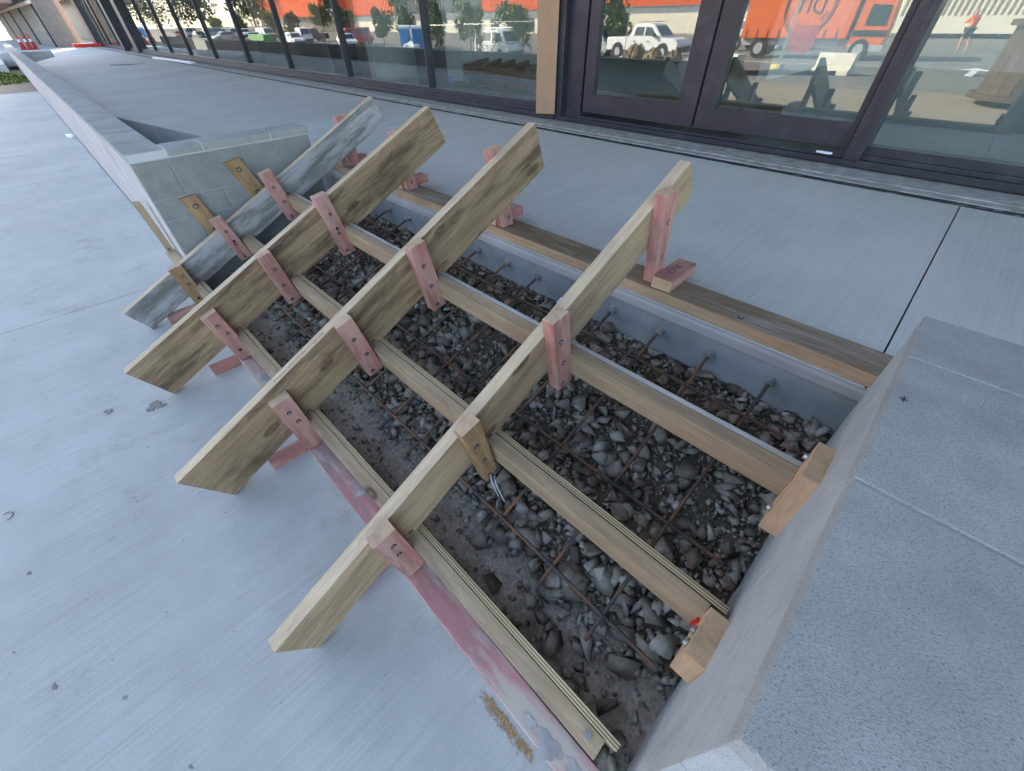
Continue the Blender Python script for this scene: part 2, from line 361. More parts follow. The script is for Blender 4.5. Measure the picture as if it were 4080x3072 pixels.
def text(name, body, size, mw, mat, parent=None, depth=.001, label=None, align='CENTER', squash=1.0):
    cu = bpy.data.curves.new(name, 'FONT'); cu.body = body; cu.size = size; cu.extrude = depth; cu.align_x = align; cu.align_y = 'CENTER'; cu.resolution_u = 3
    t = bpy.data.objects.new(name, cu); COL.objects.link(t)
    bpy.context.view_layer.update()
    me = bpy.data.meshes.new_from_object(t); bpy.data.objects.remove(t); me.materials.clear()
    for v in me.vertices: v.co.x *= squash
    o = link(name, me, mat, parent, mw); return o

# ================================================================== SETTING
H = .54; HE = .57; WX = .124; LX = -3.23
SF = .88      # the front stands closer and the landing falls gently towards the steps
def shrink(o, s=None):
    s = SF if s is None else s; c = Vector((0, 0, 1.4)); o.location = c + (o.location - c) * s; o.scale = o.scale * s; return o
# terrain sheet
def terr(x, y):
    a = np.clip((-8 - y) / 10, 0, 1); b = np.clip((-9 - x) / 20, 0, 1); c = np.clip((-10 - y) / 9, 0, 1)
    return -.045 - 1.0 * (a * a * (3 - 2 * a)) * (b * b * (3 - 2 * b)) - .35 * c * c * (3 - 2 * c)
def tz(x, y): return float(terr(np.float64(x), np.float64(y)))
gx = np.concatenate([np.linspace(-500, -80, 12), np.linspace(-78, 12, 61), np.linspace(16, 300, 10)])
gy = np.concatenate([np.linspace(-500, -80, 10), np.linspace(-78, 2, 61), np.linspace(6, 200, 8)])
X, Y = np.meshgrid(gx, gy); Z = terr(X, Y)
nx, ny = len(gx), len(gy); idx = np.arange(nx * ny).reshape(ny, nx)
F = np.stack([idx[:-1, :-1], idx[:-1, 1:], idx[1:, 1:], idx[1:, :-1]], -1).reshape(-1, 4)
struct(mesh_np("ground", np.stack([X, Y, Z], -1).reshape(-1, 3), F, 'yard', smooth=True), "gravel and asphalt yard reaching out in front of the building")
# pavement in bays with sawn joints
b = B()
xs = [-20.2, -16.1, -11.9, -7.8, -3.70, 1.6, 8]
for i in range(len(xs) - 1): b.box(xs[i] + .003, xs[i + 1] - .003, -3.0, .192 if xs[i] < -3.8 else .30, -.14, 0, 0, .003)
struct(b.done("pavement", 'pavement'), "pale broom finished concrete pavement at the foot of the steps")
# landing : level strip along the steps, then a gentle rise to the shopfront
def lp(x, y):
    t = .965 if y <= 1.39 else .965 + (SF - .965) * (y - 1.39) / (3.575 - 1.39)
    return (x * t, y * t, 1.4 - .86 * t)
b = B()
def lslab(poly):
    top = [b.bm.verts.new(lp(*p)) for p in poly]; bot = [b.bm.verts.new((lp(*p)[0], lp(*p)[1], 0)) for p in poly]; n = len(poly)
    b.bm.faces.new(top); b.bm.faces.new(bot[::-1])
    for i in range(n): b.bm.faces.new((top[i], top[(i + 1) % n], bot[(i + 1) % n], bot[i]))
e = .0032
def strip4(xa0, xb0, xa1, xb1): lslab([(xa0, 1.392), (xb0, 1.392), (xb1, 3.575), (xa1, 3.575)])
strip4(-3.735 + e, .140 - e, -4.05 + e, .1455 - e); strip4(.140 + e, 8, .1455 + e, 8); strip4(-22.2, -3.735 - e, -22.2, -4.05 - e)
lslab([(.34, .41), (8, .41), (8, 1.388), (.34, 1.388)])
lslab([(-3.735, 1.39), (-22.2, 1.39), (-22.2, .41), (-8.0, .41), (-7.9, .62), (-5.67, 1.04), (-3.735, 1.385)])
lslab([(-22.205, .41), (-22.205, 1.39), (-26.6, 1.39), (-25.9, 1.26)])
lslab([(-22.205, 1.39), (-22.205, 3.575), (-37.2, 3.575), (-37.2, 1.9), (-26.6, 1.39)])
struct(b.done("landing", 'landing'), "grey concrete landing between the steps and the glass front")
# landing edge : rounded nosing + cast face
b = B(); pr = [(1.346, HE - .001), (1.338, HE - .001)]
for k in range(7):
    a = math.pi / 2 * k / 6; pr.append((1.338 - .012 * math.sin(a), HE - .013 + .012 * math.cos(a)))
pr += [(1.326, .530), (1.346, .530)]
b.prism(pr, -3.6, 1.2, 'x', 0)
struct(b.done("landing_nosing", 'nosing', smooth=False), "pale smooth rounded nosing strip along the landing edge")
nxx = 200; V = []; F = []
xsf = np.linspace(-3.6, 1.2, nxx)
for i, x in enumerate(xsf):
    bot = .362 + .02 * mnoise.noise(Vector((x * 4, 0, 3))) + .012 * mnoise.noise(Vector((x * 19, 0, 1)))
    w = .004 * mnoise.noise(Vector((x * 6, 5, 3)))
    V += [(x, 1.330, .5305), (x, 1.332 + w, .46), (x, 1.328 + w, bot + .012), (x, 1.316 + w * 2, bot), (x, 1.36, bot - .04)]
for i in range(nxx - 1):
    for j in range(4): a = i * 5 + j; F.append((a, a + 5, a + 6, a + 1))
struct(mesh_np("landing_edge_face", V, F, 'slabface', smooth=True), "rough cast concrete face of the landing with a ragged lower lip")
# threshold strip in front of glass
b = B(); b.box(-37, 8, 3.57, 3.68, .2, H - .006); struct(shrink(b.done("movement_joint", 'ragged')), "black sealed movement joint splashed with slurry")
b = B(); b.box(-37, 8, 3.682, 3.775, .2, H - .001, 0, .002); b.box(-37, 8, 3.776, 3.86, .2, H + .004, 0, .002); b.box(-37, 8, 3.861, 3.93, .2, H - .004, 0, .002); b.box(-37, 8, 3.931, 4.3, .2, H - .012, 0, .002)
struct(shrink(b.done("threshold", 'light_mortar')), "pale stepped mortar threshold under the window sills")
# interior
b = B(); b.box(-36, 8, 4.3, 16, .3, H - .006); struct(shrink(b.done("interior_floor", 'inside')), "dusty concrete floor inside the shop")

# ------------------------------------------------------------------ block walls
def course_wall(parent, segs, name='blockwork'):
    pass
def block_face_x(b, xf, y0, y1, z0, z1, joints_y, courses, thick=.006, out=1):
    """blocks proud of mortar on a plane facing +-x"""
    pass
ZC = .878; ZB = .834
wl = empty("block_wall", (-3.3, .28, 0), "low grey block wall along the far pavement, its square end beside the formwork", "wall")
WORLDP.add(wl.name)
# long wall core, return core (mortar), then proud block faces
b = B(); b.box(-36.5, LX - .006, .206, .376, 0, ZB); b.box(-3.414, LX - .006, .376, 1.213, 0, ZB)
b.done("mortar_core", 'mortar', wl)
b = B()
cz = [(.636, .826), (.516, .626), (.316, .506), (.116, .306), (0, .106)]
for ci, (z0, z1) in enumerate(cz):   # end face toward the steps
    ys = {0: [.199, .375, .775, 1.22], 1: [.199, .459, .58, .86, 1.22], 2: [.199, .375, .775, 1.22], 3: [.199, .575, .975, 1.22], 4: [.199, .375, .775, 1.22]}[ci]
    for i in range(len(ys) - 1): b.box(-3.3, LX, ys[i] + (.004 if i else 0), ys[i + 1] - .005, z0, z1, 0, .003)
b.done("block_courses", 'block', wl)
b = B()
x = LX - .002; k = 0
b.box(-36.5, -3.3, .198, .21, 0, .826, 0)
b.done("lightened_face", 'render', wl)  # sky-facing side, its extra lightness is in the colour
b = B(); caps = [(LX + .002, -3.425)]
x = LX + .004
xx = [LX + .004]; w = .20
while xx[-1] > -36.4: xx.append(xx[-1] - .40)
for i in range(len(xx) - 1): b.box(xx[i + 1] + .008, xx[i] - .008, .193, .381, ZB + .006, ZC, 0, .003)
yy = [.386, .574, .974, 1.224]
for i in range(3): b.box(-3.418, LX + .004, yy[i] + .004, yy[i + 1] - .004, ZB + .006, ZC, 0, .003)
b.done("capping", 'cap', wl)
b = B(); b.box(-36.4, -3.43, .197, .378, ZB, ZC - .003); b.done("cap_joints", 'cap_joint', wl)
b = B(); b.box(-3.428, LX - .001, .197, .38, ZB, ZC - .003); b.box(-3.415, LX - .001, .38, 1.216, ZB, ZC - .003); b.done("cap_mortar", 'cap_light', wl)
wr = empty("block_wall", (.22, .7, 0), "near grey block wall with wide pitted capping and a small ink cross on top", "wall")
WORLDP.add(wr.name)
b = B(); b.box(WX + .006, .318, .192, 1.222, 0, ZB); b.box(.318, 8, .192, .376, 0, ZB); b.done("mortar_core", 'mortar', wr)
b = B()
for ci, (z0, z1) in enumerate([(.637, .829), (.434, .629), (.231, .426), (.028, .223), (0, .02)]):
    ys = [.184, .60, 1.0, 1.228] if ci % 2 else [.184, .40, .80, 1.228]
    for i in range(len(ys) - 1): b.box(WX, .2, ys[i] + (.0015 if i else 0), ys[i + 1] - .0015, z0 + .001, z1 + .0055, 0, .003)
    xs2 = [WX + .0005, .52, .92, 1.32, 3] if ci % 2 else [WX + .0005, .32, .72, 1.12, 3]
    for i in range(len(xs2) - 1): b.box(xs2[i] + (.002 if i else 0), xs2[i + 1] - .002, .1845, .25, z0 + .001, z1 + .005, 0, .003)
b.done("block_courses", 'side', wr)
for ch in wr.children:
    for v in ch.data.vertices:
        if v.co.x < .19 and v.co.y < 1.3 : v.co.x += max(0, .83 - v.co.z) * .030
b = B()
yy = [.183, .606, 1.016, 1.226]
for i in range(3): b.box(WX - .002, .318, yy[i] + (.0028 if i else 0), yy[i + 1] - .0028, ZB + .004, ZC, 0, .003)
x = .318
while x < 7: b.box(x + .006, x + .396, .183, .373, ZB + .004, ZC, 0, .003); x += .4
b.done("capping", 'cap', wr)
b = B(); b.box(WX + .001, .315, .187, 1.222, ZB, ZC - .003); b.box(.315, 7, .187, .370, ZB, ZC - .004); b.done("cap_mortar", 'mortar', wr)
b = B(); b.box(.1345, .148, .8585, .8605, ZC + .0002, ZC + .0007); b.box(.1400, .1425, .851, .868, ZC + .0003, ZC + .0009); b.done("ink_cross", 'ink', wr)

# ================================================================== GRAVEL BED
def gz(y):
    return np.interp(y, [.18, .33, .45, .75, 1.33, 1.40], [.012, .022, .085, .19, .378, .392])
gxs = np.linspace(-3.24, .165, 345); gys = np.linspace(.17, 1.35, 125)
V = []
for y in gys:
    for x in gxs:
        z = float(gz(y)) + .012 * mnoise.fractal(Vector((x * 9, y * 9, 0)), 1, 2, 5) * (1 if y > .35 else .45) + .006 * mnoise.noise(Vector((x * 60, y * 60, 2)))
        V.append((x, y, max(z, .004)))
nx, ny = len(gxs), len(gys); idx = np.arange(nx * ny).reshape(ny, nx)
F = np.stack([idx[:-1, :-1], idx[:-1, 1:], idx[1:, 1:], idx[1:, :-1]], -1).reshape(-1, 4)
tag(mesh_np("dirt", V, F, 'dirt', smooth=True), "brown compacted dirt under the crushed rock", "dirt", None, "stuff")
protos = []
for k in range(24):
    bm = bmesh.new(); sx, sy, sz = 1, random.uniform(.6, .9), random.uniform(.45, .75)
    for cx in (-1, 1):
        for cy in (-1, 1):
            for cz_ in (-1, 1):
                if random.random() < .22: continue
                bm.verts.new(((cx * .62 + random.uniform(-.33, .33)) * sx, (cy * .62 + random.uniform(-.33, .33)) * sy, (cz_ * .62 + random.uniform(-.33, .33)) * sz))
    for i in range(random.randint(1, 3)):
        v = Vector((random.gauss(0, 1), random.gauss(0, 1), random.gauss(0, 1))).normalized() * random.uniform(.8, 1.15); bm.verts.new((v.x * sx, v.y * sy, v.z * sz))
    r = bmesh.ops.convex_hull(bm, input=bm.verts)
    bmesh.ops.delete(bm, geom=[g for g in r['geom_interior'] if isinstance(g, bmesh.types.BMVert)], context='VERTS')
    bmesh.ops.triangulate(bm, faces=bm.faces[:]); bm.verts.index_update()
    protos.append((np.array([v.co[:] for v in bm.verts]), np.array([[v.index for v in f.verts] for f in bm.faces]))); bm.free()
def rotm(r):
    q = r.normal(size=4); q /= np.linalg.norm(q); w, x, y, z = q
    return np.array([[1 - 2 * (y * y + z * z), 2 * (x * y - z * w), 2 * (x * z + y * w)], [2 * (x * y + z * w), 1 - 2 * (x * x + z * z), 2 * (y * z - x * w)], [2 * (x * z - y * w), 2 * (y * z + x * w), 1 - 2 * (x * x + y * y)]])
def rocks(n, smin, smax, power, dens, lift):
    Vs, Fs, T = [], [], []; off = 0
    for i in range(n):
        x = rng.uniform(-3.22, .15); y = rng.uniform(.19, 1.33)
        if rng.random() > dens(x, y): continue
        s = smin + (smax - smin) * rng.random() ** power
        v, f = protos[rng.integers(len(protos))]
        x = min(max(x, -3.23 + s * .8), .146 - s * .8); y = min(y, 1.325 - s * .8)
        vv = (v * s) @ rotm(rng).T; vv[:, 2] *= .8
        vv += (x, y, float(gz(y)) + s * lift)
        Vs.append(vv); Fs.append(f + off); off += len(v); t = rng.random() * .75 + (.2 if x > -.2 else 0) * rng.random(); T.append(np.clip(t + rng.uniform(-.2, .2, len(f)), 0, 1))  # random tone per face paints light and dark facets into the stones
    return np.concatenate(Vs), np.concatenate(Fs), np.concatenate(T)
def dens_big(x, y):
    d = np.clip((y - .36) / .10, .02, 1)
    if x > -.35 and y < .4: d = max(d, .35)
    if y > .95 and -2.9 < x < -.4: d *= .45
    pat = mnoise.noise(Vector((x * 2.2, y * 3, 9)))
    return d * (.75 + .6 * pat)
dens_small = lambda x, y: np.clip((y - .32) / .10, .12, 1)
parts = [rocks(16000, .004, .012, 1.4, dens_small, .35), rocks(8500, .012, .024, 1.4, dens_big, .4), rocks(3300, .022, .050, 1.8, dens_big, .55)]
o = 0; Vs = []; Fs = []; Ts = []
for v, f, t in parts: Vs.append(v); Fs.append(f + o); Ts.append(t); o += len(v)
tag(mesh_np("crushed_rock", np.concatenate(Vs), np.concatenate(Fs), 'stone', tone=np.concatenate(Ts)), "grey brown crushed rock bed filling the steps", "gravel", None, "stuff")
def big_stone(x, y, s, dims, label, tone=.8, rz=0, tilt=.2):
    v, f = protos[int(s * 1000) % len(protos)]
    c, sn = math.cos(rz), math.sin(rz); Rz = np.array([[c, -sn, 0], [sn, c, 0], [0, 0, 1]])
    vv = (v * np.array(dims)) @ Rz.T + (0, 0, 0)
    o = mesh_np("stone", vv, f, 'stone', tone=np.clip(tone + rng.uniform(-.25, .2, len(f)), 0, 1)); o.location = (x, y, float(gz(y)) + dims[2] * .6); o.rotation_euler = (tilt, tilt * .5, 0)  # facet contrast put into the colour face by face, as in the rock bed
    tag(o, label, "stone")
big_stone(-.09, .35, .05, (.075, .045, .035), "large pointed blue grey stone beside the crossed bars nearest the right wall", .85, 2.0)
big_stone(-.54, .345, .046, (.052, .040, .032), "chunky brown stone at the dirt edge left of the nearest stringer cleat", .35, 1.2)
big_stone(-.02, .98, .049, (.055, .034, .03), "light square edged stone in the dark under the uppermost riser board", .7, 1)
big_stone(-.39, .47, .043, (.034, .03, .026), "round faced stone between two cross bars in the lower bay", .5, .4)
big_stone(-1.18, .60, .047, (.048, .034, .028), "flat topped grey stone in the bay left of the nearest stringer", .75, .7)
# ------------------------------------------------------------------ rebar
def barz(y): return -.002 + .358 * y
def ribbed(p0, p1, r=.0058, name='rebar', nseg=8):
    p0, p1 = Vector(p0), Vector(p1); L = (p1 - p0).length; n = int(L / .0035); q = (p1 - p0).to_track_quat('Z', 'Y')
    V = []; 
    ph = random.random() * 9
    for i in range(n + 1):
        c = p0.lerp(p1, i / n); c = c + q @ Vector((.0025 * math.sin(i * .011 + ph), .002 * math.sin(i * .017 + ph * 2), 0))
        rr = r + (.0011 if i % 3 == 0 else 0)
        if i in (0, n): rr = .0001 if False else r
        for k in range(nseg): a = 2 * math.pi * (k + i * .12) / nseg; V.append(c + q @ Vector((math.cos(a) * rr, math.sin(a) * rr, 0)))
    F = [(i * nseg + k, i * nseg + (k + 1) % nseg, (i + 1) * nseg + (k + 1) % nseg, (i + 1) * nseg + k) for i in range(n) for k in range(nseg)]
    return np.array([v[:] for v in V]), F
bars_y = [-.072, -.292, -.51, -.745, -.975, -1.195, -1.42, -1.655, -1.89, -2.13, -2.36, -2.60, -2.83, -3.04]
for k, x in enumerate(bars_y):
    y0 = .355 + random.uniform(-.012, .012); sk = random.uniform(-.02, .02)
    v, f = ribbed((x + sk, y0, barz(y0)), (x * .965 - .02, 1.326, .470))
    o = mesh_np("rebar", v, f, 'rebar', smooth=False)
    side = "nearest the right wall" if k == 0 else ("nearest the left wall" if k == 13 else "number %s out from the right wall" % ["", "two", "three", "four", "five", "six", "seven", "eight", "nine", "ten", "eleven", "twelve", "thirteen"][k])
    tag(o, "rusty ribbed bar running down from the landing face, %s" % side, "rebar", "starter bars cast into the landing")
    b = B()
    for j in range(5):
        a = j * 1.3; b.cyl((x * .965 - .02 + .006 * math.cos(a), 1.306, .467 + .006 * math.sin(a)), (x * .965 - .02 + .004 * math.cos(a), 1.334, .472 + .004 * math.sin(a)), .008, .0135, 8)
    g = b.done("mortar_collar", 'grime', o)
ends = [(.425, .106, "lower"), (.735, .112, "middle"), (1.163, .07, "upper")]
for y, xe, nm in ends:
    z = barz(y) + .014
    v, f = ribbed((xe - .03, y + (.0 if nm != 'lower' else .0), z - .01), (-3.16, y + .01, z + .004), .0058)
    o = mesh_np("rebar", v, f, 'rebar'); tag(o, "long rusty cross bar tied across the starter bars in the %s bay" % nm, "rebar", "cross bars laid along the steps")
    for x in bars_y:
        b = B(); c = Vector((x, y, z - .006)); pts = [c + Vector((.012 * math.cos(t), .012 * math.sin(t), .008 * math.sin(2 * t))) for t in np.linspace(0, 5.6, 9)] + [c + Vector((.03, .02, .004))]
        b.tube(pts, .0009, 5); b.done("tie_wire", 'dark', o)

# ================================================================== FORMWORK
fw = empty("stair_formwork", (-1.5, .2, 0), "timber stair formwork of four sloping stringers screwed across three riser boards with pink cleats", "formwork")
WORLDP.add(fw.name)
ST = {
 'A': (-.661, [(-.206, .001), (-.276, .159), (1.551, 1.013), (1.636, .877)], ['treated'], "nearest stringer, pale green pine with a light top edge"),
 'B': (-1.415, [(-.213, .001), (-.315, .199), (1.547, 1.049), (1.62, .855)], ['treated2'], "second stringer, brown stained with large knots"),
 'C': (-2.277, [(-.236, .001), (-.332, .204), (1.584, 1.032), (1.674, .837)], ['treated2'], "third stringer, swirling grain and a splinter at its top end"),
 'D': (-3.055, [(-.182, .001), (-.252, .146), (1.661, 1.013), (1.731, .864)], ['grey'], "farthest stringer, grey with dried concrete")}
for k, (x, poly, mats, lab) in ST.items():
    ang = math.atan2(poly[2][1] - poly[1][1], poly[2][0] - poly[1][0])
    o = yz_prism("stringer", poly, x - .045, x, mats + ['edge'], fw, ang, .003); o['label'] = lab
    for p in o.data.polygons:      # upward faces take the paler wood colour
        if p.normal.z > .8: p.material_index = 1
    # nail points that come through the top
    dy, dz = math.cos(ang), math.sin(ang)
    for s in ((.10, .03), (.19, .065)):
        top = Vector((x, poly[2][0] - s[0] * 1.3 - .08, poly[2][1] - s[1] * 2 - .06)); b = B(); b.cyl(top, top + Vector((.012, .002, -.002)), .0012, .0004, 6)
        n = b.done("nail_point", 'steel', None); n.parent = o; n.matrix_parent_inverse = parent_mw(o).inverted()
    for yk in (.175, .53, .90):
        p = Vector((x, yk, .098 + .482 * yk + .022)); screw(o, p, (1, 0, 0), .007)
b = B(); b.prism([(1.60, .845), (1.66, .862), (1.69, .902), (1.695, .903), (1.67, .862), (1.63, .838)], -2.292, -2.283, 'x'); b.done("splinter", 'edge', fw)
ta = math.atan2(1.049 - .199, 1.547 + .315); tm = Matrix(((0, -1, 0, -1.432), (math.cos(ta), 0, -math.sin(ta), .235), (math.sin(ta), 0, math.cos(ta), .199 + (.235 + .315) * math.tan(ta) + .0004), (0, 0, 0, 1)))
text("lumber_stamp", "WAIBADA PINE LTD SG8 A3 NZS 1748", .0155, tm, 'stamp', fw, .0002)
# cleats
CL = [[(.055, .340), (.130, .357), (.170, .060), (.097, .048)], [(.402, .538), (.470, .555), (.519, .264), (.448, .250)], [(.766, .728), (.843, .742), (.905, .420), (.830, .408)]]
cm = {('A', 0): 'pink', ('A', 1): 'brown', ('A', 2): 'pink', ('B', 0): 'pink', ('B', 1): 'pink', ('B', 2): 'pink', ('C', 0): 'pink', ('C', 1): 'pink', ('C', 2): 'pink', ('D', 0): 'brown', ('D', 1): 'pink', ('D', 2): 'pink'}
M['pinkend'] = wood("sawn_end_grain", (.60, .46, .32, 1), (.42, .28, .17, 1), None, knots=False, rings=38, contrast=.75)
for k, (x, *_r) in ST.items():
    for r in range(3):
        a = random.uniform(-.012, .012); q = [(p[0] + a * (1 if p[1] > CL[r][2][1] + .05 else -.4), p[1] + random.uniform(-.004, .004) + (-.02 if (k == 'D' and i < 2) else 0)) for i, p in enumerate(CL[r])]
        if (k, r) == ('A', 1): q = [(.392, .528), (.462, .546), (.512, .250), (.462, .222)]
        if (k, r) == ('C', 2): q = [(p[0], p[1] + (.008 if i < 2 else -.004)) for i, p in enumerate(q)]
        ang = math.atan2(q[0][1] - q[3][1], q[0][0] - q[3][0])
        o = yz_prism("cleat", q, x + .0005, x + .0455, [cm[(k, r)], 'pinkend'], fw, ang, .0022)
        for p in o.data.polygons:
            if p.normal.x > .9: p.material_index = 1
        for fr_ in ((.30, .45), (.62, .5), (.93, .35)) if r else ((.22, .45), (.42, .55)):
            t, u = fr_; u += random.uniform(-.1, .1)
            pt = Vector((x + .0455, (q[0][0] * (1 - t) + q[3][0] * t) * (1 - u) + (q[1][0] * (1 - t) + q[2][0] * t) * u, (q[0][1] * (1 - t) + q[3][1] * t) * (1 - u) + (q[1][1] * (1 - t) + q[2][1] * t) * u))
            screw(o, pt, (1, 0, 0), .0068)
        if (k, r) in (('C', 2), ('D', 0), ('D', 1), ('C', 0)):
            b = B(); t = .55 if r else .8; pt = Vector((x + .0455, q[0][0] * (1 - t) + q[3][0] * t + .035, q[0][1] * (1 - t) + q[3][1] * t + .008)); b.cyl(pt - Vector((.004, 0, 0)), pt + Vector((.0006, 0, 0)), .009, None, 9)
            h = b.done("screw_hole", 'dark', None); h.parent = o; h.matrix_parent_inverse = parent_mw(o).inverted()
# riser boards : batten + plywood face, tilted 8 deg
def board(name, xa, xb, ytop, ztop, thick, height, tilt, mat, parent, skew=0, bev=.002):
    """board along x; ytop,ztop = outer top edge at xb; tilt moves the foot towards the building"""
    L = xb - xa; t = math.radians(tilt)
    ux = Vector((1, 0, 0)); ux = Vector((L, skew, 0)).normalized()
    uz = Vector((0, -math.sin(t), math.cos(t))); uy = uz.cross(ux).normalized(); uz = ux.cross(uy)
    m = Matrix((ux, uy, uz)).transposed().to_4x4(); c = Vector((xb, ytop, ztop)) - ux * L / 2 - uz * height / 2 + uy * thick / 2
    m.translation = c
    b = B(); b.box(-L / 2, L / 2, -thick / 2, thick / 2, -height / 2, height / 2, 0, bev)
    return b.done(name, mat, parent, m)
RI = [(.160, .187, .115, -3.75, .070, .035, "lowest riser board"), (.508, .368, .09, -3.19, .094, 0, "middle riser board"), (.872, .55, .09, -3.19, .092, 0, "top riser board")]
M['weathered'] = wood('weathered_board', (.50, .48, .42, 1), (.34, .31, .26, 1), None, knots=False, contrast=.4)
k_r = 0
for y, z, h, xa, xb, sk, lab in RI:
    o = board("riser_board", xa, xb, y, z, .045, h, 8, ['batten'], fw, sk); o['label'] = lab
    xm = xa + (xb - xa) * .44
    p1 = board("plywood_face", xa + .01, xm if sk else xb + .035, y + .049 + (-.01 if False else 0), z + .004, .018, h + .055, 8, 'ply' if k_r < 2 else 'weathered', fw, sk * (xm - xa) / (xb - xa) if sk else 0, .0012); k_r += 1
    p1.location.y -= 0
    if sk:
        p1.location.y += -.0195 + .0
        board("plywood_face", xm + .003, .098, y + .047, z + .005, .018, h + .055, 8, 'ply', fw, sk * (xb - xm) / (xb - xa), .0012)
    if not sk:
        pass
# pink sole board along the ground
board("sole_board", -3.08, .105, .097, .045, .078, .044, 0, 'pinkboard', fw, 0, .0025)
for k_, (cx, cy, rr) in enumerate(((-2.0, .140, .026), (-1.03, .15, .014), (-.02, .118, .024), (.055, .13, .016), (-.085, .120, .012))):
    n = 22; vs = []; b = B()
    for i in range(n):
        a = 2 * math.pi * i / n; q = rr * (1 + .22 * math.sin(a * 3 + cx * 7) + .12 * math.sin(a * 7 + cx)); vs.append((cx + q * 1.5 * math.cos(a), cy + q * math.sin(a)))
    b.prism(vs, .0453, .0462 + k_ * .0003, 'z'); b.done("mortar_splash", 'light_mortar', fw)
# pink ground braces behind the toes
for (x0, x1, y0, y1) in ((-3.11, -3.03, -.085, .094), (-2.33, -2.28, -.04, .094), (-1.47, -1.42, -.05, .094), (-.80, -.72, -.06, .094)):
    b = B(); L = y1 - y0; b.box(-L / 2, L / 2, -(x1 - x0) / 2, (x1 - x0) / 2, -.0225, .0225, 0, .002)
    b.done("ground_brace", 'pink', fw, Matrix.Translation(((x0 + x1) / 2, (y0 + y1) / 2, .0235)) @ Matrix.Rotation(math.pi / 2, 4, 'Z'))
# plate on the landing
b = B(); b.box(-1.87, 1.87, -.073, .073, -.0225, .0225, 0, .003)
b.done("landing_plate", ['plate', 'plate'], fw, Matrix.Translation((-1.66, 1.424, HE + .0235)))
M['platefront'] = wood('plate_front_pine', (.48, .35, .21, 1), (.33, .22, .12, 1), (.2, .14, .08, 1), .4, knots=False)
pl = [o for o in fw.children if o.name.startswith("landing_plate")][0]
pl.data.materials[1] = M['platefront']
for p in pl.data.polygons:
    if p.normal.y < -.8: p.material_index = 1
for x in (-.27, -1.0): screw(pl, (x, 1.385, HE + .0465), (0, 0, 1), .007)
# stakes and their blocks
for nm, x0, q, sc in (('A', -.6605, [(1.383, .618), (1.322, .962), (1.400, .968), (1.458, .618)], True), ('B', -1.505, [(1.370, .618), (1.30, .972), (1.372, .982), (1.445, .618)], True),
                  ('C', -2.367, [(1.38, .618), (1.33, .93), (1.40, .94), (1.456, .618)], True), ('D', -3.145, [(1.40, .618), (1.385, .925), (1.465, .935), (1.475, .618)], True)):
    ang = math.atan2(q[1][1] - q[0][1], q[1][0] - q[0][0])
    o = yz_prism("stake", q, x0, x0 + .045, ['pink', 'pinkend'], fw, ang, .0022)
    for p in o.data.polygons:
        if p.normal.x > .9: p.material_index = 1
    zs = (.72, .86) if nm == 'A' else (.66,)
    for z in zs: screw(o, (x0 + .045, 1.425 - (z - .59) * .17, z), (1, 0, 0), .007)
    if nm == 'A': bx0, bx1 = x0 + .046, x0 + .125
    else: bx0, bx1 = (x0 - .085, x0 - .004)
    b = B(); b.box(-.105, .105, -(bx1 - bx0) / 2, (bx1 - bx0) / 2, -.0225, .0225, 0, .0022)
    o = b.done("stake_block", ['pink', 'orangewood'], fw, Matrix.Translation(((bx0 + bx1) / 2, 1.465, HE + .0465 + .0232)) @ Matrix.Rotation(math.pi / 2 + .03, 4, 'Z'))
    for p in o.data.polygons:
        if p.normal.x < -.8: p.material_index = 1
    for s in (-.03, .03): screw(o, ((bx0 + bx1) / 2, 1.465 + s, HE + .0465 + .0459), (0, 0, 1), .0068)
# blocks fixed to the near wall that hold the riser ends
for q, lab in (([(.522, .408), (.415, .402), (.452, .260), (.515, .262)], "middle"), ([(.958, .625), (.835, .620), (.806, .400), (.880, .375)], "top")):
    pass
o = yz_prism("end_block", [(.400, .418), (.524, .418), (.524, .300), (.400, .292)], .094, .150, ['orangewood'], fw, math.radians(90), .002); o['label'] = "sawdust covered block screwed to the near wall at the middle riser"
o.location.x -= .002
o = yz_prism("end_block", [(.806, .640), (.940, .640), (.880, .395), (.805, .405)], .092, .143, ['orangewood'], fw, math.radians(85), .002); o['label'] = "long orange pine block screwed to the near wall at the top riser"
for (y, z) in ((.435, .385), (.468, .387)):
    b = B(); l = Vector((.0905, y, z)); b.cyl(l, l + Vector((-.008, 0, 0)), .0085, None, 6); b.cyl(l, l + Vector((-.0015, 0, 0)), .012, None, 10); b.done("hex_bolt", 'steel', fw)
for (y, z) in ((.835, .46), (.915, .60)):
    b = B(); l = Vector((.0905, y, z)); b.cyl(l, l + Vector((-.008, 0, 0)), .008, None, 6); b.cyl(l, l + Vector((-.0015, 0, 0)), .011, None, 10); b.done("hex_bolt", 'steel', fw)
b = B(); l = Vector((.035, .185, .1875)); b.cyl(l, l + Vector((0, 0, .008)), .0085, None, 6); b.cyl(l, l + Vector((0, 0, .0015)), .012, None, 10); b.done("hex_bolt", 'steel', fw)
b = B(); b.box(.084, .0912, .497, .508, .366, .3675); b.box(.080, .0900, .4955, .4968, .335, .367); b.done("red_tape", 'redtape', fw)
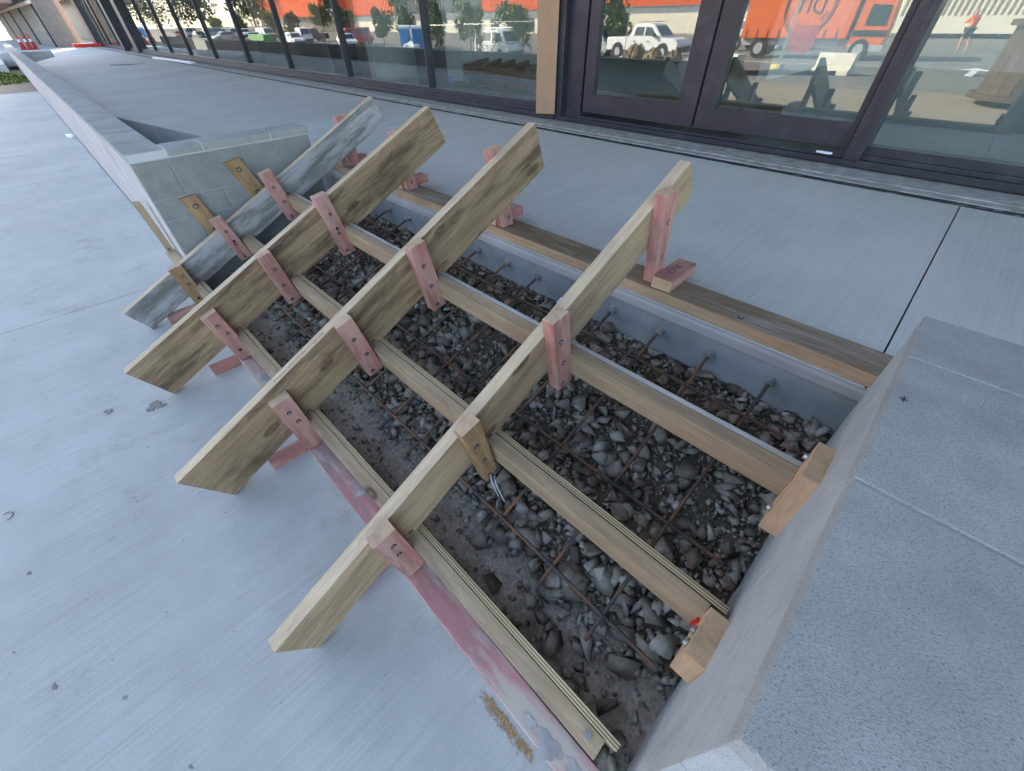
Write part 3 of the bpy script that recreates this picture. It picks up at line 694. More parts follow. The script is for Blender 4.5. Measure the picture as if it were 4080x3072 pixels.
# planks fixed to the far wall
for q, lab in (([(.325, .622), (.415, .632), (.50, .30), (.41, .28)], "brown plank screwed to the far wall at the middle riser"), ([(.640, .762), (.735, .775), (.85, .46), (.755, .44)], "brown plank screwed to the far wall at the top riser")):
    ang = math.atan2(q[0][1] - q[3][1], q[0][0] - q[3][0])
    o = yz_prism("wall_plank", q, LX + .001, LX + .026, ['brown'], fw, ang, .002); o['label'] = lab
    for t in (.17, .62, .85): screw(o, (LX + .0262, (q[0][0] + q[1][0]) / 2 * (1 - t) + (q[2][0] + q[3][0]) / 2 * t, (q[0][1] + q[1][1]) / 2 * (1 - t) + (q[2][1] + q[3][1]) / 2 * t), (1, 0, 0), .011, .006)
o = yz_prism("corner_stake", [(.122, .528), (.166, .522), (.184, .191), (.142, .188)], -3.80, -3.71, ['batten'], fw, math.radians(97), .002)
screw(o, (-3.7098, .16, .21), (1, 0, 0), .007)

# loose bits
def strip(name, pts, r, mat, label, cat, group=None, n=6):
    b = B(); b.tube([Vector(p) for p in pts], r, n); o = b.done(name, mat); return tag(o, label, cat, group)
b = B()
for dx in (0, .02):
    pts = [Vector((-.63 + dx * .6, .505, .232)) + Vector((.06 * t + dx * t, -.03 * t - .02 * math.sin(t * 3), .05 * math.sin(t * math.pi) - .06 * t)) for t in np.linspace(0, 1, 9)]
    b.tube(pts, .0016, 6)
tag(b.done("cable_tie", 'white_cable'), "thin white plastic ties hanging below the brown cleat", "cable tie")
b = B(); b.cyl((-2.311, .769, .165), (-2.311, .769, .20), .026, .030, 16); tag(b.done("pipe_cap", 'black'), "small black plastic cap lying on the stones under the third stringer", "cap")
b = B(); b.prism([(-.03, 0), (.045, .008), (.07, .02), (.02, .022), (-.02, .014), (-.05, .012)], 0, .003, 'z'); o = b.done("wood_shard", 'orangewood'); o.location = (-.50, 1.12, .345); o.rotation_euler = (.3, .1, .9); tag(o, "split orange wood shard on the rocks in the upper bay", "wood chip")
b = B(); b.prism([(-.02, 0), (.02, .004), (.012, .03), (-.01, .034)], 0, .002, 'z'); o = b.done("plastic_scrap", 'white_plastic'); o.location = (-1.0, 1.29, .40); o.rotation_euler = (.9, .2, .3); tag(o, "crumpled pale plastic scrap against the landing face", "scrap")
def splat(name, spots, mat, label, cat, z=.0012, th=.0012):
    b = B()
    for (cx, cy, rr, st) in spots:
        n = 13; vs = []
        for i in range(n):
            a = 2 * math.pi * i / n; q = rr * (1 + .3 * math.sin(a * 2 + cx * 9) + .25 * random.uniform(-1, 1)); vs.append((cx + q * math.cos(a), cy + st * q * math.sin(a)))
        b.prism(vs, z, z + th + random.uniform(0, .0008), 'z')
    return tag(b.done(name, mat), label, cat)
sp = []
for i in range(420):
    t = random.random(); sp.append((-.21 + t * .17 + random.gauss(0, .012), .080 - random.random() ** 2 * .02 + random.gauss(0, .004), random.uniform(.0006, .0022), 1))
tag(splat("sawdust", sp, 'sawdust', "orange sawdust spilled against the pink sole board", "sawdust"), None, None, None, "stuff")
splat("dried_mortar", [(-2.264, -.325, .035, .6), (-2.24, -.35, .022, .7), (-2.23, -.30, .018, 1)], 'grime', "dried mortar dropping on the pavement below the third stringer toe", "mortar")
splat("dried_mortar", [(-2.37, -.499, .016, .8), (-2.385, -.51, .01, .8)], 'grime', "small round mortar dropping alone on the pavement left of the third toe", "mortar")
for loc, sz, lab in (((-1.606, -.833), .007, "dark speck on the pavement near the left edge"), ((-1.12, -.80), .008, "brown smudge on the pavement at the lower left"), ((-.942, -.658), .006, "long grey smudge on the pavement left of the nearest toe"), ((-.646, -.562), .005, "round grey spot on the pavement at the bottom edge")):
    splat("dirt_spot", [(loc[0], loc[1], sz, .6), (loc[0] + sz, loc[1] + sz * .6, sz * .6, .7)], 'grime', lab, "spot", .0006, .0003)
def small_item(name, w, d, h, loc, rz, mat, label, cat):
    b = B(); b.box(-w / 2, w / 2, -d / 2, d / 2, 0, h, 0, min(w, d, h) * .2); o = b.done(name, mat); o.location = loc; o.rotation_euler = (0, 0, rz); return tag(o, label, cat)
small_item("polystyrene_scrap", .16, .06, .05, (-10.9, .13, .001), .4, 'white_plastic', "white scrap lying against the foot of the long wall", "scrap")
small_item("plastic_trim", 4.1, .13, .05, (-18.9, 3.68, .544), .04, 'white_plastic', "long white plastic trim lying by the glass front", "trim")
small_item("offcut", .95, .03, .02, (-18.4, 2.45, .541), 1.0, 'grey_panel', "dark thin offcut lying on the landing", "offcut")

b = B()
for i in range(130):
    if i % 3: x, y, z = random.uniform(-4.6, .1) if i % 2 else random.uniform(-3, -.5), -abs(random.gauss(.1, .6)) , 0
    else: x, y, z = lp(random.uniform(-6, 1.0), random.uniform(1.7, 3.5))
    if y > .09 and z == 0: continue
    q = random.uniform(.001, .003); a = random.random() * 3
    b.prism([(x + q * (1 + .5 * math.sin(k * 2.3 + i)) * math.cos(k + a), y + q * math.sin(k + a)) for k in np.linspace(0, 5.2, 6)], z + .0003, z + .0008 + q * .3, 'z')
tag(b.done("grit", 'grime'), "fine grit and crumbs scattered on the concrete", "grit", None, "stuff")
strip("bent_wire", [(-1.955 + .022 * math.cos(t), -.88 + .018 * math.sin(t), .004) for t in np.linspace(0, 3.6, 9)], .0013, 'dark', "small hooked wire offcut lying on the pavement at the left", "wire")

# ================================================================== SHOPFRONT
sf = empty("glazed_shopfront", (-10, 4.2, H), "long charcoal framed glass shopfront with double doors on the landing", "building")
YG = 4.20; WORLDP.add(sf.name)
b = B()
for xa, xb in ((-37.0, -3.47), (-.61, 8)):
    b.box(xa, xb, 4.085, 4.30, H + .000, H + .045, 0, .003); b.box(xa, xb, 4.13, 4.30, H + .045, H + .075, 0, .002); b.box(xa, xb, 4.15, 4.26, H + .075, H + .13, 0, .002)
b.done("sill", 'alu', sf)
b = B(); b.box(-3.47, -.61, 4.10, 4.36, H + .000, H + .035, 0, .003); b.box(-3.36, -.61, 4.14, 4.36, H + .035, H + .055, 0, .002); b.done("door_track", 'aludark', sf)
TOP = 3.6
mull = [-5.88, -8.31, -10.86, -13.34, -15.95, -18.55, -20.99, -23.4, -31.0, -33.7]
b = B(); b.box(-.03, .03, 4.15, 4.235, H + .128, TOP, 0, .002); b.box(-.012, .012, 4.141, 4.151, H + .13, TOP, 0, .001)
m0 = b.done("mullion", 'alu', sf); m0.location.x = mull[0] ; m0.location = Vector((mull[0] + 10, -4.2, -H))
for x in mull[1:]:
    c = m0.copy(); COL.objects.link(c); c.parent = sf; c.location = (x + 10, -4.2, -H)
def fixpar(o, p): o.parent = p; o.matrix_parent_inverse = parent_mw(p).inverted(); return o
for (xa, xb, ya, mt) in ((-26.6, -25.9, 4.02, 'aludark'), (-29.0, -28.45, 3.95, 'aludark'), (-37.6, -36.4, 3.95, 'aludark')):
    b = B(); b.box(xa, xb, ya, 4.35, H, 4.4, 0, .01); fixpar(b.done("column", mt), sf)
b = B(); b.box(-3.47, -3.365, 4.085, 4.33, H + .035, TOP, 0, .003); b.box(-3.405, -3.395, 4.08, 4.09, H + .04, TOP); fixpar(b.done("jamb", 'alu'), sf)
b = B(); b.box(-3.362, -3.145, 4.15, 4.36, H + .055, TOP, 0, .003); fixpar(b.done("jamb", 'aludark'), sf)
b = B(); b.box(-.612, -.508, 4.085, 4.33, H + .035, TOP, 0, .003); b.box(-.565, -.555, 4.08, 4.09, H + .04, TOP); fixpar(b.done("jamb", 'alu'), sf)
def pane(xa, xb, z0, z1, parent, y=YG, name="glass_pane"):
    b = B(); b.box(xa, xb, y, y + .01, z0, z1); bm = b.bm
    bm.faces.ensure_lookup_table(); bm.normal_update()
    bmesh.ops.recalc_face_normals(bm, faces=bm.faces[:])
    for f in bm.faces: f.material_index = 0 if f.normal.y < -.5 else 1
    return fixpar(b.done(name, ['glass', 'glassb']), parent)
ed = [-36.4, -33.7, -31.0, -28.45, ] 
for a, c in ((-36.4, -33.73), (-33.67, -31.03), (-30.97, -29.0), (-28.45, -26.6), (-25.9, -23.43), (-23.37, -21.02), (-20.96, -18.58), (-18.52, -15.98), (-15.92, -13.37), (-13.31, -10.89), (-10.83, -8.34), (-8.28, -5.91), (-5.85, -3.47), (-.508, 3.0), (3.06, 7.9)):
    pane(a, c, H + .13, TOP, sf)
for (xa, xb, ga, gb) in ((-3.125, -1.872, -3.01, -2.045), (-1.852, -.625, -1.695, -.665)):
    b = B()
    b.box(xa, ga, 4.16, 4.24, H + .095, TOP - .05, 0, .003); b.box(gb, xb, 4.16, 4.24, H + .095, TOP - .05, 0, .003)
    b.box(ga, gb, 4.1605, 4.2395, H + .095, H + .24, 0, .002); b.box(ga, gb, 4.1605, 4.2395, TOP - .2, TOP - .05, 0, .002); b.box(ga, gb, 4.17, 4.178, H + .24, H + .252)
    dr = fixpar(b.done("door", 'alu'), sf); pane(ga, gb, H + .24, TOP - .2, dr, 4.195)
b = B(); b.box(-37, 8, 4.10, 4.32, TOP, TOP + .2, 0, .004); b.box(-37, 8, 4.12, 4.5, TOP + .2, 5.0); fixpar(b.done("head", 'alu'), sf)
b = B(); b.box(-36.3, 8, 12.6, 12.8, .3, 5.0); b.box(-36.3, -36.1, 4.3, 12.8, .3, 5); fixpar(b.done("rear_wall", 'plaster'), sf)
b = B(); b.box(-37, 8.5, 4.2, 16, 5.0, 5.3); fixpar(b.done("roof", 'plaster'), sf)
b = B(); b.box(-27, 8.5, .40, 4.11, 3.95, 4.25); fixpar(b.done("shade_canopy", 'soffit'), sf)  # unseen canopy, lowered and extended to deepen the shade on the steps
b = B(); b.box(-8.75, -8.6, 4.85, 12.6, H - .006, 4.9); b.box(-3.1, -2.95, 9.0, 12.6, H - .006, 4.9); b.box(-13, -8.75, 9.4, 9.55, H - .006, 1.3); fixpar(b.done("partition", 'plaster'), sf)
for (xa, xb, ya, yb, mt) in ((-9.55, -9.15, 4.5, 4.85, 'aludark'), (-6.66, -6.35, 4.5, 4.85, 'aludark'), (-14.9, -14.6, 4.6, 5.0, 'aludark'), (-19.6, -19.3, 4.6, 5.0, 'aludark')):
    b = B(); b.box(xa, xb, ya, yb, H - .006, 4.9); fixpar(b.done("inner_column", mt), sf)
for cx, cy, r in ((-7.6, 5.9, .22), (-4.35, 9.2, .3)):
    b = B(); b.cyl((cx, cy, H - .006), (cx, cy, 4.9), r, None, 24); fixpar(b.done("round_column", 'plaster', smooth=True), sf)
# items inside
def lumber(n, x, y, z, L, w, h, rz, mat, label, group=None):
    b = B(); b.box(-L / 2, L / 2, -w / 2, w / 2, 0, h, 0, .003); o = b.done("timber", mat); o.location = (x, y, z); o.rotation_euler = (0, 0, rz); return tag(o, label, "timber", group)
lumber(0, -4.2, 5.50, H - .005, 5.2, .09, .045, .05, 'treated', "long pale pine timber on the shop floor closest to the glass")
lumber(0, -4.1, 5.66, H - .005, 5.0, .09, .09, .05, 'treated', "taller pine timber lying behind the closest one inside the shop")
ff = empty("wall_frame", (-6.9, 7.0, H), "pine frame with angled noggings lying on the shop floor", "timber frame")
b = B(); b.box(-8.1, -5.9, 6.55, 6.6, H, H + .14); fixpar(b.done("rail", 'orangewood'), ff)
for i in range(6):
    b = B(); b.box(-.03, .03, 0, 1.2, 0, .14); o = b.done("nogging", 'brown'); o.location = (-8.0 + i * .42, 6.6, H + .02 + .0); o.rotation_euler = (.03, 0, .45); fixpar(o, ff)
b = B(); b.prism([(4.75, .545), (4.80, .545), (4.80, .565)], -8.2, -7.9, 'x'); b.box(-3.3, -2.2, 4.36, 4.44, H, H + .04); b.box(-1.75, -.68, 4.50, 4.57, H, H + .05); b.box(-.35, .0, 4.5, 4.6, H, H + .01)
tag(b.done("aluminium_trim", 'galv'), "scuffed aluminium trim lying just inside the doors", "trim")
small_item("plastic_heap", .55, .3, .09, (-7.3, 5.3, H), .3, 'blue_plastic', "crumpled blue plastic wrap on the floor behind the glass", "plastic wrap")
# cardboard strip on frame
b = B(); n = 150; vs = []
for i in range(n + 1):
    x = -3.705 + .275 * i / n; vs.append((x, 4.052 + .004 * math.sin(i / n * 2 * math.pi * 19)))
for i in range(n, -1, -1):
    x = -3.705 + .275 * i / n; vs.append((x, 4.060 + .004 * math.sin(i / n * 2 * math.pi * 19)))
bm = b.bm
for i in range(n):
    zt = 2.6; a0, a1, c0, c1 = vs[i], vs[i + 1], vs[2 * n + 1 - i], vs[2 * n - i]
    q = [bm.verts.new((p[0] + (0 if z < 1 else -.01), p[1], z + (.02 * i / n if z < 1 else 0))) for z in (.575, zt) for p in (a0, a1, c1, c0)]
    bm.faces.new((q[0], q[1], q[5], q[4])); bm.faces.new((q[2], q[3], q[7], q[6])); bm.faces.new((q[0], q[3], q[2], q[1])); bm.faces.new((q[4], q[5], q[6], q[7]))
tag(b.done("cardboard_strip", 'cardboard'), "tan corrugated cardboard strip taped over the frame left of the doors", "cardboard")
b = B(); b.prism([(-.8, 4.1), (-.72, 4.085), (-.69, 4.1), (-.74, 4.115)], H + .056, H + .07, 'z'); tag(b.done("foam_scrap", 'white_plastic'), "tiny white foam scrap on the door track", "scrap")
b = B(); b.prism([(-2.2, 1.33), (-1.72, 1.38), (-1.62, 1.9), (-1.9, 2.2), (-2.15, 2.15)], 5.0, 5.003, 'z')
b.bm.clear(); b.prism([(-1.30, 1.185), (-1.30, 1.325), (-1.13, 1.32), (-1.13, 1.20), (-1.17, 1.165)], 4.184, 4.186, 'y'); fixpar(b.done("notice", 'pinksheet'), sf)

# far end of the landing
tag((lambda o: o)(B().box(-36.9, -36.2, 2.9, 4.1, H + .005, H + .15, 0, .01).done("barrier_board", 'red_paint')), "red barrier board lying across the far end of the landing", "barrier")
ob = empty("far_building", (-46, 3, .4), "brown and grey building with ribbed columns beyond the far end of the landing", "building")
for (xa, xb, ya, yb, z1, mt, nm) in ((-39.5, -39.0, 2.45, 3.35, 5, 'taupe', "pier"), (-39.45, -39.2, 3.36, 3.60, 5, 'soffit', "timber_panel"), (-70, -50, 6.2, 6.5, 5, 'grey_panel', "wall"), (-70, -42, 5.4, 6.4, 3.5, 'soffit', "fascia")):
    b = B(); b.box(xa, xb, ya, yb, .3 if nm != 'fascia' else 2.9, z1, 0, .01); fixpar(b.done(nm, mt), ob)
A_, B_ = Vector((-39.5, 2.72, 0)), Vector((-76, 1.45, 0)); dv = (B_ - A_).normalized(); nv = Vector((dv.y, -dv.x, 0)); nv = -nv if nv.y > 0 else nv
def wallbox(t0, t1, o0, o1, z0, z1, nm, mt):
    b = B(); b.prism([tuple((A_ + dv * t + nv * o)[:2]) for t, o in ((t0, o0), (t1, o0), (t1, o1), (t0, o1))], z0, z1, 'z'); return fixpar(b.done(nm, mt), ob)
LW = (B_ - A_).length
wallbox(0, LW, -.1, 0, .42, 2.36, "glazing", 'far_glass')
for i in range(26): t = .4 + i * 1.42; wallbox(t, t + (.22 if i % 6 == 2 else .07), -.05, .06, .42, 2.36, "post", 'aludark' if i % 6 == 2 else 'galv')
wallbox(.9, LW, -.05, .18, 2.36, 2.50, "light_channel", 'cream')
for i in range(30): t = -.1 + i * 1.2; wallbox(t, t + .75, -.1, .05 , 2.5, 5.0, "cladding_rib", 'taupe')
wallbox(-.1, LW, -.3, -.02, 2.5, 5.0, "cladding", 'galv')
b = B(); b.box(-110, -43, .35, 1.85, 2.42, 3.3); fixpar(b.done("soffit_beam", 'soffit'), ob)
b = B(); b.box(-90, -37.25, -.5, 6.0, -.1, .44); struct(b.done("upper_pavement", 'pavement'), "pale concrete pavement past the end of the landing")
cone0 = empty("traffic_cone", (-40.6, 1.0, .441), "orange traffic cone, leftmost of the row past the landing", "traffic cone", "traffic cones past the landing")
b = B(); b.cyl((0, 0, .02), (0, 0, .34), .12, .075, 14, 0, False); b.cyl((0, 0, .46), (0, 0, .72), .055, .02, 14, 0); b.done("cone_body", 'red_paint', cone0)
b = B(); b.cyl((0, 0, .34), (0, 0, .46), .075, .055, 14); b.done("white_band", 'white_plastic', cone0)
b = B(); b.box(-.19, .19, -.19, .19, 0, .03, 0, .01); b.done("cone_base", 'red_paint', cone0)
for (x, y, l) in ((-40.2, 1.25, "second"), (-40.6, 1.5, "third")):
    c = copy_tree(cone0); c.location = (x, y, .441); c['label'] = "orange traffic cone, %s from the left past the landing" % l

# ================================================================== YARD (seen mirrored in the glass)
def leaves(fn, n, size, seed, asp=.5, tone=None):
    r = np.random.default_rng(seed); V = []; T = []
    for i in range(n):
        p, t = fn(r); a = r.normal(size=3); a /= np.linalg.norm(a); c = np.cross(a, r.normal(size=3)); c /= np.linalg.norm(c); s = size * r.uniform(.6, 1.3)
        V += [p - a * s, p + c * s * asp, p + a * s, p - c * s * asp]; T += [t] * 4
    return np.array(V), np.arange(4 * n).reshape(-1, 4), T
def tree(x, y, z, h, rx, label, kind='leaf', n=900, size=.12, trunk=.3, seed=1, group=None, cat='tree'):
    t = empty("round_tree" if kind == 'leaf' else "gum_tree", (x, y, z), label, cat, group)
    b = B(); b.cyl((0, 0, 0), (0, 0, h * .6), .07 * h / 4, .03 * h / 4, 8)
    r = random.Random(seed)
    for i in range(5):
        a = r.uniform(0, 6.3); zz = h * r.uniform(trunk, .6); b.cyl((0, 0, zz), (rx * .6 * math.cos(a), rx * .6 * math.sin(a), zz + h * .2), .03 * h / 4, .01 * h / 4, 6)
    b.done("trunk", 'bark', t)
    cl = [(np.array([r.uniform(-.7, .7) * rx, r.uniform(-.7, .7) * rx, h * (trunk + (1 - trunk) * r.uniform(.15, .9))]), rx * r.uniform(.35, .6), r.random()) for _ in range(14)]
    def fn(q):
        c, rr, tt = cl[q.integers(len(cl))]; v = q.normal(size=3); v /= np.linalg.norm(v); return c + v * rr * q.uniform(.6, 1.05), min(1, max(0, tt * .6 + q.uniform(0, .4)))
    V, F, T = leaves(fn, n, size, seed); mesh_np("crown", V, F, kind, t, T); return t
# rear gum trees
for i, (x, y, h, rx) in enumerate([(-300, -70, 15, 9), (-262, -60, 17, 9), (-238, -75, 13, 9), (-215, -66, 18, 9), (-190, -80, 14, 10), (-345, -60, 16, 12), (-170, -95, 17, 9), (-400, -70, 18, 14), (-330, -30, 14, 10), (-460, -50, 20, 16)]):
    tree(x, y, -1, h, rx, "tall grey green gum tree, %s in the row beyond the cars mirrored in the glass" % ["first", "second", "third", "fourth", "fifth", "sixth", "seventh", "eighth", "ninth", "tenth"][i], 'gum', 1100, .75, .25, 40 + i, "gum trees beyond the car park")
# parking trees
pk = [(-150, -34), (-128, -33), (-104, -30), (-96, -31), (-80, -29), (-75, -30.5), (-60.5, -28), (-57, -29), (-47.5, -27), (-43, -28), (-35.5, -27), (-30, -29), (-27, -31)]
for i, (x, y) in enumerate(pk):
    tree(x, y, -1.35, 3.6 + (i * 37 % 10) * .12, 1.35, "small clipped round tree, number %d of the row between the parked cars from the far end" % (i + 1) if False else "small yellow green tree, %s from the far end of the parking row" % ["first", "second", "third", "fourth", "fifth", "sixth", "seventh", "eighth", "ninth", "tenth", "eleventh", "twelfth", "last"][i], 'leaf', 1500, .19, .25, i + 3, "clipped trees in the parking row")
# store
stt = empty("orange_store", (-120, -76, -1), "large warehouse store with orange ribbed cladding across the car park", "building")
def ribwall(xa, xb, z0, z1, y, mat, nm, pitch=1.0, d=.25):
    n = max(2, int((xb - xa) / pitch)); b = B(); pts = []
    for i in range(n):
        x = xa + (xb - xa) * i / n; w = (xb - xa) / n; pts += [(x, y), (x + w * .45, y), (x + w * .5, y + d), (x + w * .95, y + d)]
    pts += [(xb, y), (xb, y - 1), (xa, y - 1)]; b.prism(pts, z0, z1, 'z'); return fixpar(b.done(nm, mat), stt)
ribwall(-236, -196, 2.3, 14, -76, 'orange_paint', "cladding", 1.2); ribwall(-196, -165, 2.3, 14, -70, 'orange_paint', "cladding", 1.2); ribwall(-165, -132, 2.3, 14, -76, 'orange_paint', "cladding", 1.2)
ribwall(-132, -95, 2.6, 14, -76, 'grey_panel', "cladding", .8); ribwall(-95, -10, 2.3, 14, -76, 'orange_paint', "cladding", .55, .15)
b = B(); b.box(-236, -10, -76.9, -76.1, -1.6, 1.0); fixpar(b.done("base_wall", 'cream'), stt)
b = B(); b.box(-236, -10, -76.95, -76.05, 1.0, 2.6); fixpar(b.done("band", 'grey_panel'), stt)
b = B(); b.box(-60, -10, -75.98, -75.95, -1.2, 1.42); fixpar(b.done("panel", 'cream'), stt)
for i in range(9):
    b = B(); x = -125 + i * 11; b.box(x, x + 2.6, -76.06, -76.0, -1.1, 1.1); fixpar(b.done("window", 'car_glass'), stt)
RY = Matrix.Rotation(math.pi, 4, 'Z') @ Matrix.Rotation(math.pi / 2, 4, 'X')
text("wall_lettering", "Home Improvements", 2.0, Matrix.Translation((-100, -75.6, 5.6)) @ RY, 'white_paint', stt, .02)
text("wall_lettering", "House", 2.0, Matrix.Translation((-118, -75.6, 5.0)) @ RY, 'white_paint', stt, .02)
# white ribbed shed on the right
sh = empty("ribbed_shed", (4, -44, 0), "white ribbed metal shed behind the parked dark car", "building")
n = 60; pts = []
for i in range(n): x = -9 + 22 * i / n; w = 22 / n; pts += [(x, -44), (x + w * .4, -44), (x + w * .5, -43.8), (x + w * .9, -43.8)]
pts += [(13, -44), (13, -52), (-9, -52)]; b = B(); b.prism(pts, .9, 6, 'z'); fixpar(b.done("cladding", 'cream'), sh)
b = B(); b.box(-9, 13, -51.9, -43.75, -.1, .9); fixpar(b.done("base_wall", 'cream'), sh)
# vehicles. local x = length (front +x), y = width
def vehicle(name, loc, rz, body, lower, cab, wins, wheels, label, cat, paint, width=1.8, rad=.33, bed=None, rack=False, group=None):
    v = empty(name, loc, label, cat, group, rz); w = width / 2
    b = B(); b.prism(body, -w, w, 'y', 0, .06); fixl(b.done("body", paint), v)
    if cab:
        b = B(); bm = b.bm; n = len(cab); zs = [p[1] for p in cab]; z0, z1 = min(zs), max(zs)
        L = []
        for s in (-1, 1): L.append([bm.verts.new((p[0], s * (w - .02 - .16 * (p[1] - z0) / (z1 - z0)), p[1])) for p in cab])
        bm.faces.new(L[0]); bm.faces.new(L[1][::-1])
        for i in range(n): bm.faces.new((L[0][i], L[0][(i + 1) % n], L[1][(i + 1) % n], L[1][i]))
        bmesh.ops.bevel(bm, geom=bm.edges[:], offset=.04, segments=2, affect='EDGES')
        fixl(b.done("cabin", paint), v)
    for win in wins:
        for s in (-1, 1):
            b = B(); bm = b.bm; zz0, zz1 = (min(p[1] for p in cab), max(p[1] for p in cab)) if cab else (0, 1)
            tp = (lambda z: w - .02 - .16 * (z - zz0) / (zz1 - zz0)) if cab else (lambda z: w)
            a = [bm.verts.new((p[0], s * (tp(p[1]) + .008), p[1])) for p in win]; c = [bm.verts.new((p[0], s * (tp(p[1]) - .03), p[1])) for p in win]
            bm.faces.new(a); bm.faces.new(c[::-1])
            for i in range(len(win)): bm.faces.new((a[i], a[(i + 1) % len(win)], c[(i + 1) % len(win)], c[i]))
            fixl(b.done("window", 'car_glass'), v)
    for x in wheels:
        for s in (-1, 1):
            b = B(); b.cyl((x, s * (w - .2), rad), (x, s * (w + .01), rad), rad, None, 20, 0); wh = fixl(b.done("wheel", 'tyre'), v)
            b = B(); b.cyl((x, s * (w), rad), (x, s * (w + .025), rad), rad * .62, rad * .55, 12, 0); r = b.done("rim", 'silver_paint'); r.parent = wh
    if bed: b = B(); b.box(bed[0], bed[1], -w + .12, w - .12, bed[2] - .02, bed[2] + .015); fixl(b.done("tray", 'tyre'), v)
    if cab:
        zc0, zc1 = min(p[1] for p in cab), max(p[1] for p in cab); tpw = lambda z: w - .02 - .16 * (z - zc0) / (zc1 - zc0)
        for (pa, pb) in ((cab[1], cab[2]), (cab[0], cab[-1])):
            sgn = 1 if pa is cab[1] else -1; b = B(); bm = b.bm
            q = [Vector((pa[0] * (1 - t) + pb[0] * t, 0, pa[1] * (1 - t) + pb[1] * t)) for t in (.14, .9)]; nv = Vector((q[1].z - q[0].z, 0, q[0].x - q[1].x)).normalized() * sgn
            if nv.x * sgn < 0: nv = -nv
            vs = [bm.verts.new(q[k] + Vector((0, sy * (tpw(q[k].z) - .1), 0)) + nv * off) for off in (.012, -.03) for (k, sy) in ((0, -1), (0, 1), (1, 1), (1, -1))]
            bm.faces.new(vs[:4]); bm.faces.new(vs[4:][::-1])
            for i in range(4): bm.faces.new((vs[i], vs[(i + 1) % 4], vs[4 + (i + 1) % 4], vs[4 + i]))
            fixl(b.done("windscreen", 'car_glass'), v)
    for x in wheels:
        for s in (-1, 1):
            b = B(); b.cyl((x, s * (w - .1), rad + .03), (x, s * (w + .004), rad + .03), rad * 1.22, None, 20); fixl(b.done("wheel_arch", 'tyre'), v)
    zb = min(p[1] for p in body); xe = [p[0] for p in body]
    b = B(); b.box(min(xe) - .04, min(xe) + .2, -w + .05, w - .05, zb, zb + .26, 0, .03); fixl(b.done("bumper", 'tyre'), v)
    b = B(); b.box(max(xe) - .2, max(xe) + .04, -w + .05, w - .05, zb, zb + .30, 0, .03); fixl(b.done("bumper", 'tyre'), v)
    for s in (-1, 1):
        b = B(); b.box(.9, 1.05, s * (w + .12) - .1, s * (w + .12) + .1, 1.15, 1.32, 0, .02); fixl(b.done("wing_mirror", 'tyre'), v)
        b = B(); b.box(min(xe) + .3, max(xe) - .3, s * (w + .003) - .006, s * (w + .003) + .006, zb - .02, zb + .1); fixl(b.done("sill_trim", 'tyre'), v)
        b = B()
        for hx in (-.55, .45): b.box(hx, hx + .16, s * (w + .01) - .012, s * (w + .01) + .012, .92, .96)
        fixl(b.done("door_handles", 'tyre'), v)
    fx = max(p[0] for p in body); rx = min(p[0] for p in body)
    for s in (-1, 1):
        b = B(); b.box(fx - .12, fx + .01, s * w * .62 - .16, s * w * .62 + .16, .68, .84, 0, .02); fixl(b.done("headlight", 'white_plastic'), v)
        b = B(); b.box(rx - .01, rx + .08, s * w * .85 - .08, s * w * .85 + .08, .75, 1.05, 0, .02); fixl(b.done("tail_light", 'red_paint'), v)
    if rack:
        zt = max(p[1] for p in cab) if cab else max(p[1] for p in body); b = B()
        xs_ = [p[0] for p in (cab or body) if p[1] > zt - .1]; xa, xb = min(xs_), max(xs_)
        for s in (-.6, .6): b.cyl((xa, s, zt + .1), (xb, s, zt + .1), .025, None, 6)
        for t in np.linspace(xa + .2, xb - .2, 4): b.cyl((t, -.7, zt + .08), (t, .7, zt + .08), .02, None, 6)
        fixl(b.done("roof_rack", 'galv'), v)
    return v
def fixl(o, v): o.parent = v; return o
VAN_B = [(-2.35, .3), (2.3, .3), (2.35, .75), (2.2, 1.05), (1.75, 1.15), (-2.35, 1.15)]
VAN_C = [(-2.33, 1.13), (2.05, 1.13), (1.35, 1.92), (.9, 1.98), (-2.28, 1.98)]
VAN_W = [[(-2.1, 1.25), (-.05, 1.25), (-.05, 1.8), (-2.1, 1.8)], [(.2, 1.25), (1.55, 1.25), (1.15, 1.78), (.2, 1.8)]]
UTE_B = [(-2.65, .45), (2.6, .38), (2.65, .85), (2.45, 1.05), (1.2, 1.15), (-.9, 1.15), (-2.6, 1.12)]
UTE_C = [(-.95, 1.12), (1.45, 1.12), (.75, 1.72), (.45, 1.78), (-.6, 1.76)]
UTE_W = [[(-.6, 1.2), (.1, 1.2), (.1, 1.62), (-.5, 1.62)], [(.2, 1.2), (1.05, 1.2), (.62, 1.6), (.2, 1.63)]]
CAR_B = [(-2.3, .3), (2.3, .28), (2.35, .65), (2.1, .85), (1.1, .98), (-2.2, 1.02), (-2.35, .7)]
CAR_C = [(-2.15, .99), (1.25, .97), (.45, 1.5), (-1.5, 1.52)]
CAR_W = [[(-1.75, 1.05), (-.45, 1.05), (-.45, 1.42), (-1.35, 1.42)], [(-.35, 1.05), (.85, 1.05), (.35, 1.4), (-.35, 1.42)]]
G0 = -1.395
vehicle("van", (-34.0, -23.6, G0), .05, VAN_B, None, VAN_C, VAN_W, (-1.5, 1.25), "white van with roof rack mirrored in the pane left of the cardboard", "van", 'white_paint', rack=True)
vehicle("pickup_truck", (-18.3, -22.5, tz(-18.3, -22.5)), 0, UTE_B, None, UTE_C, UTE_W, (-1.7, 1.65), "white double cab pickup mirrored in the left door", "pickup truck", 'white_paint', rad=.38, bed=(-2.5, -1.0, 1.12), rack=True)
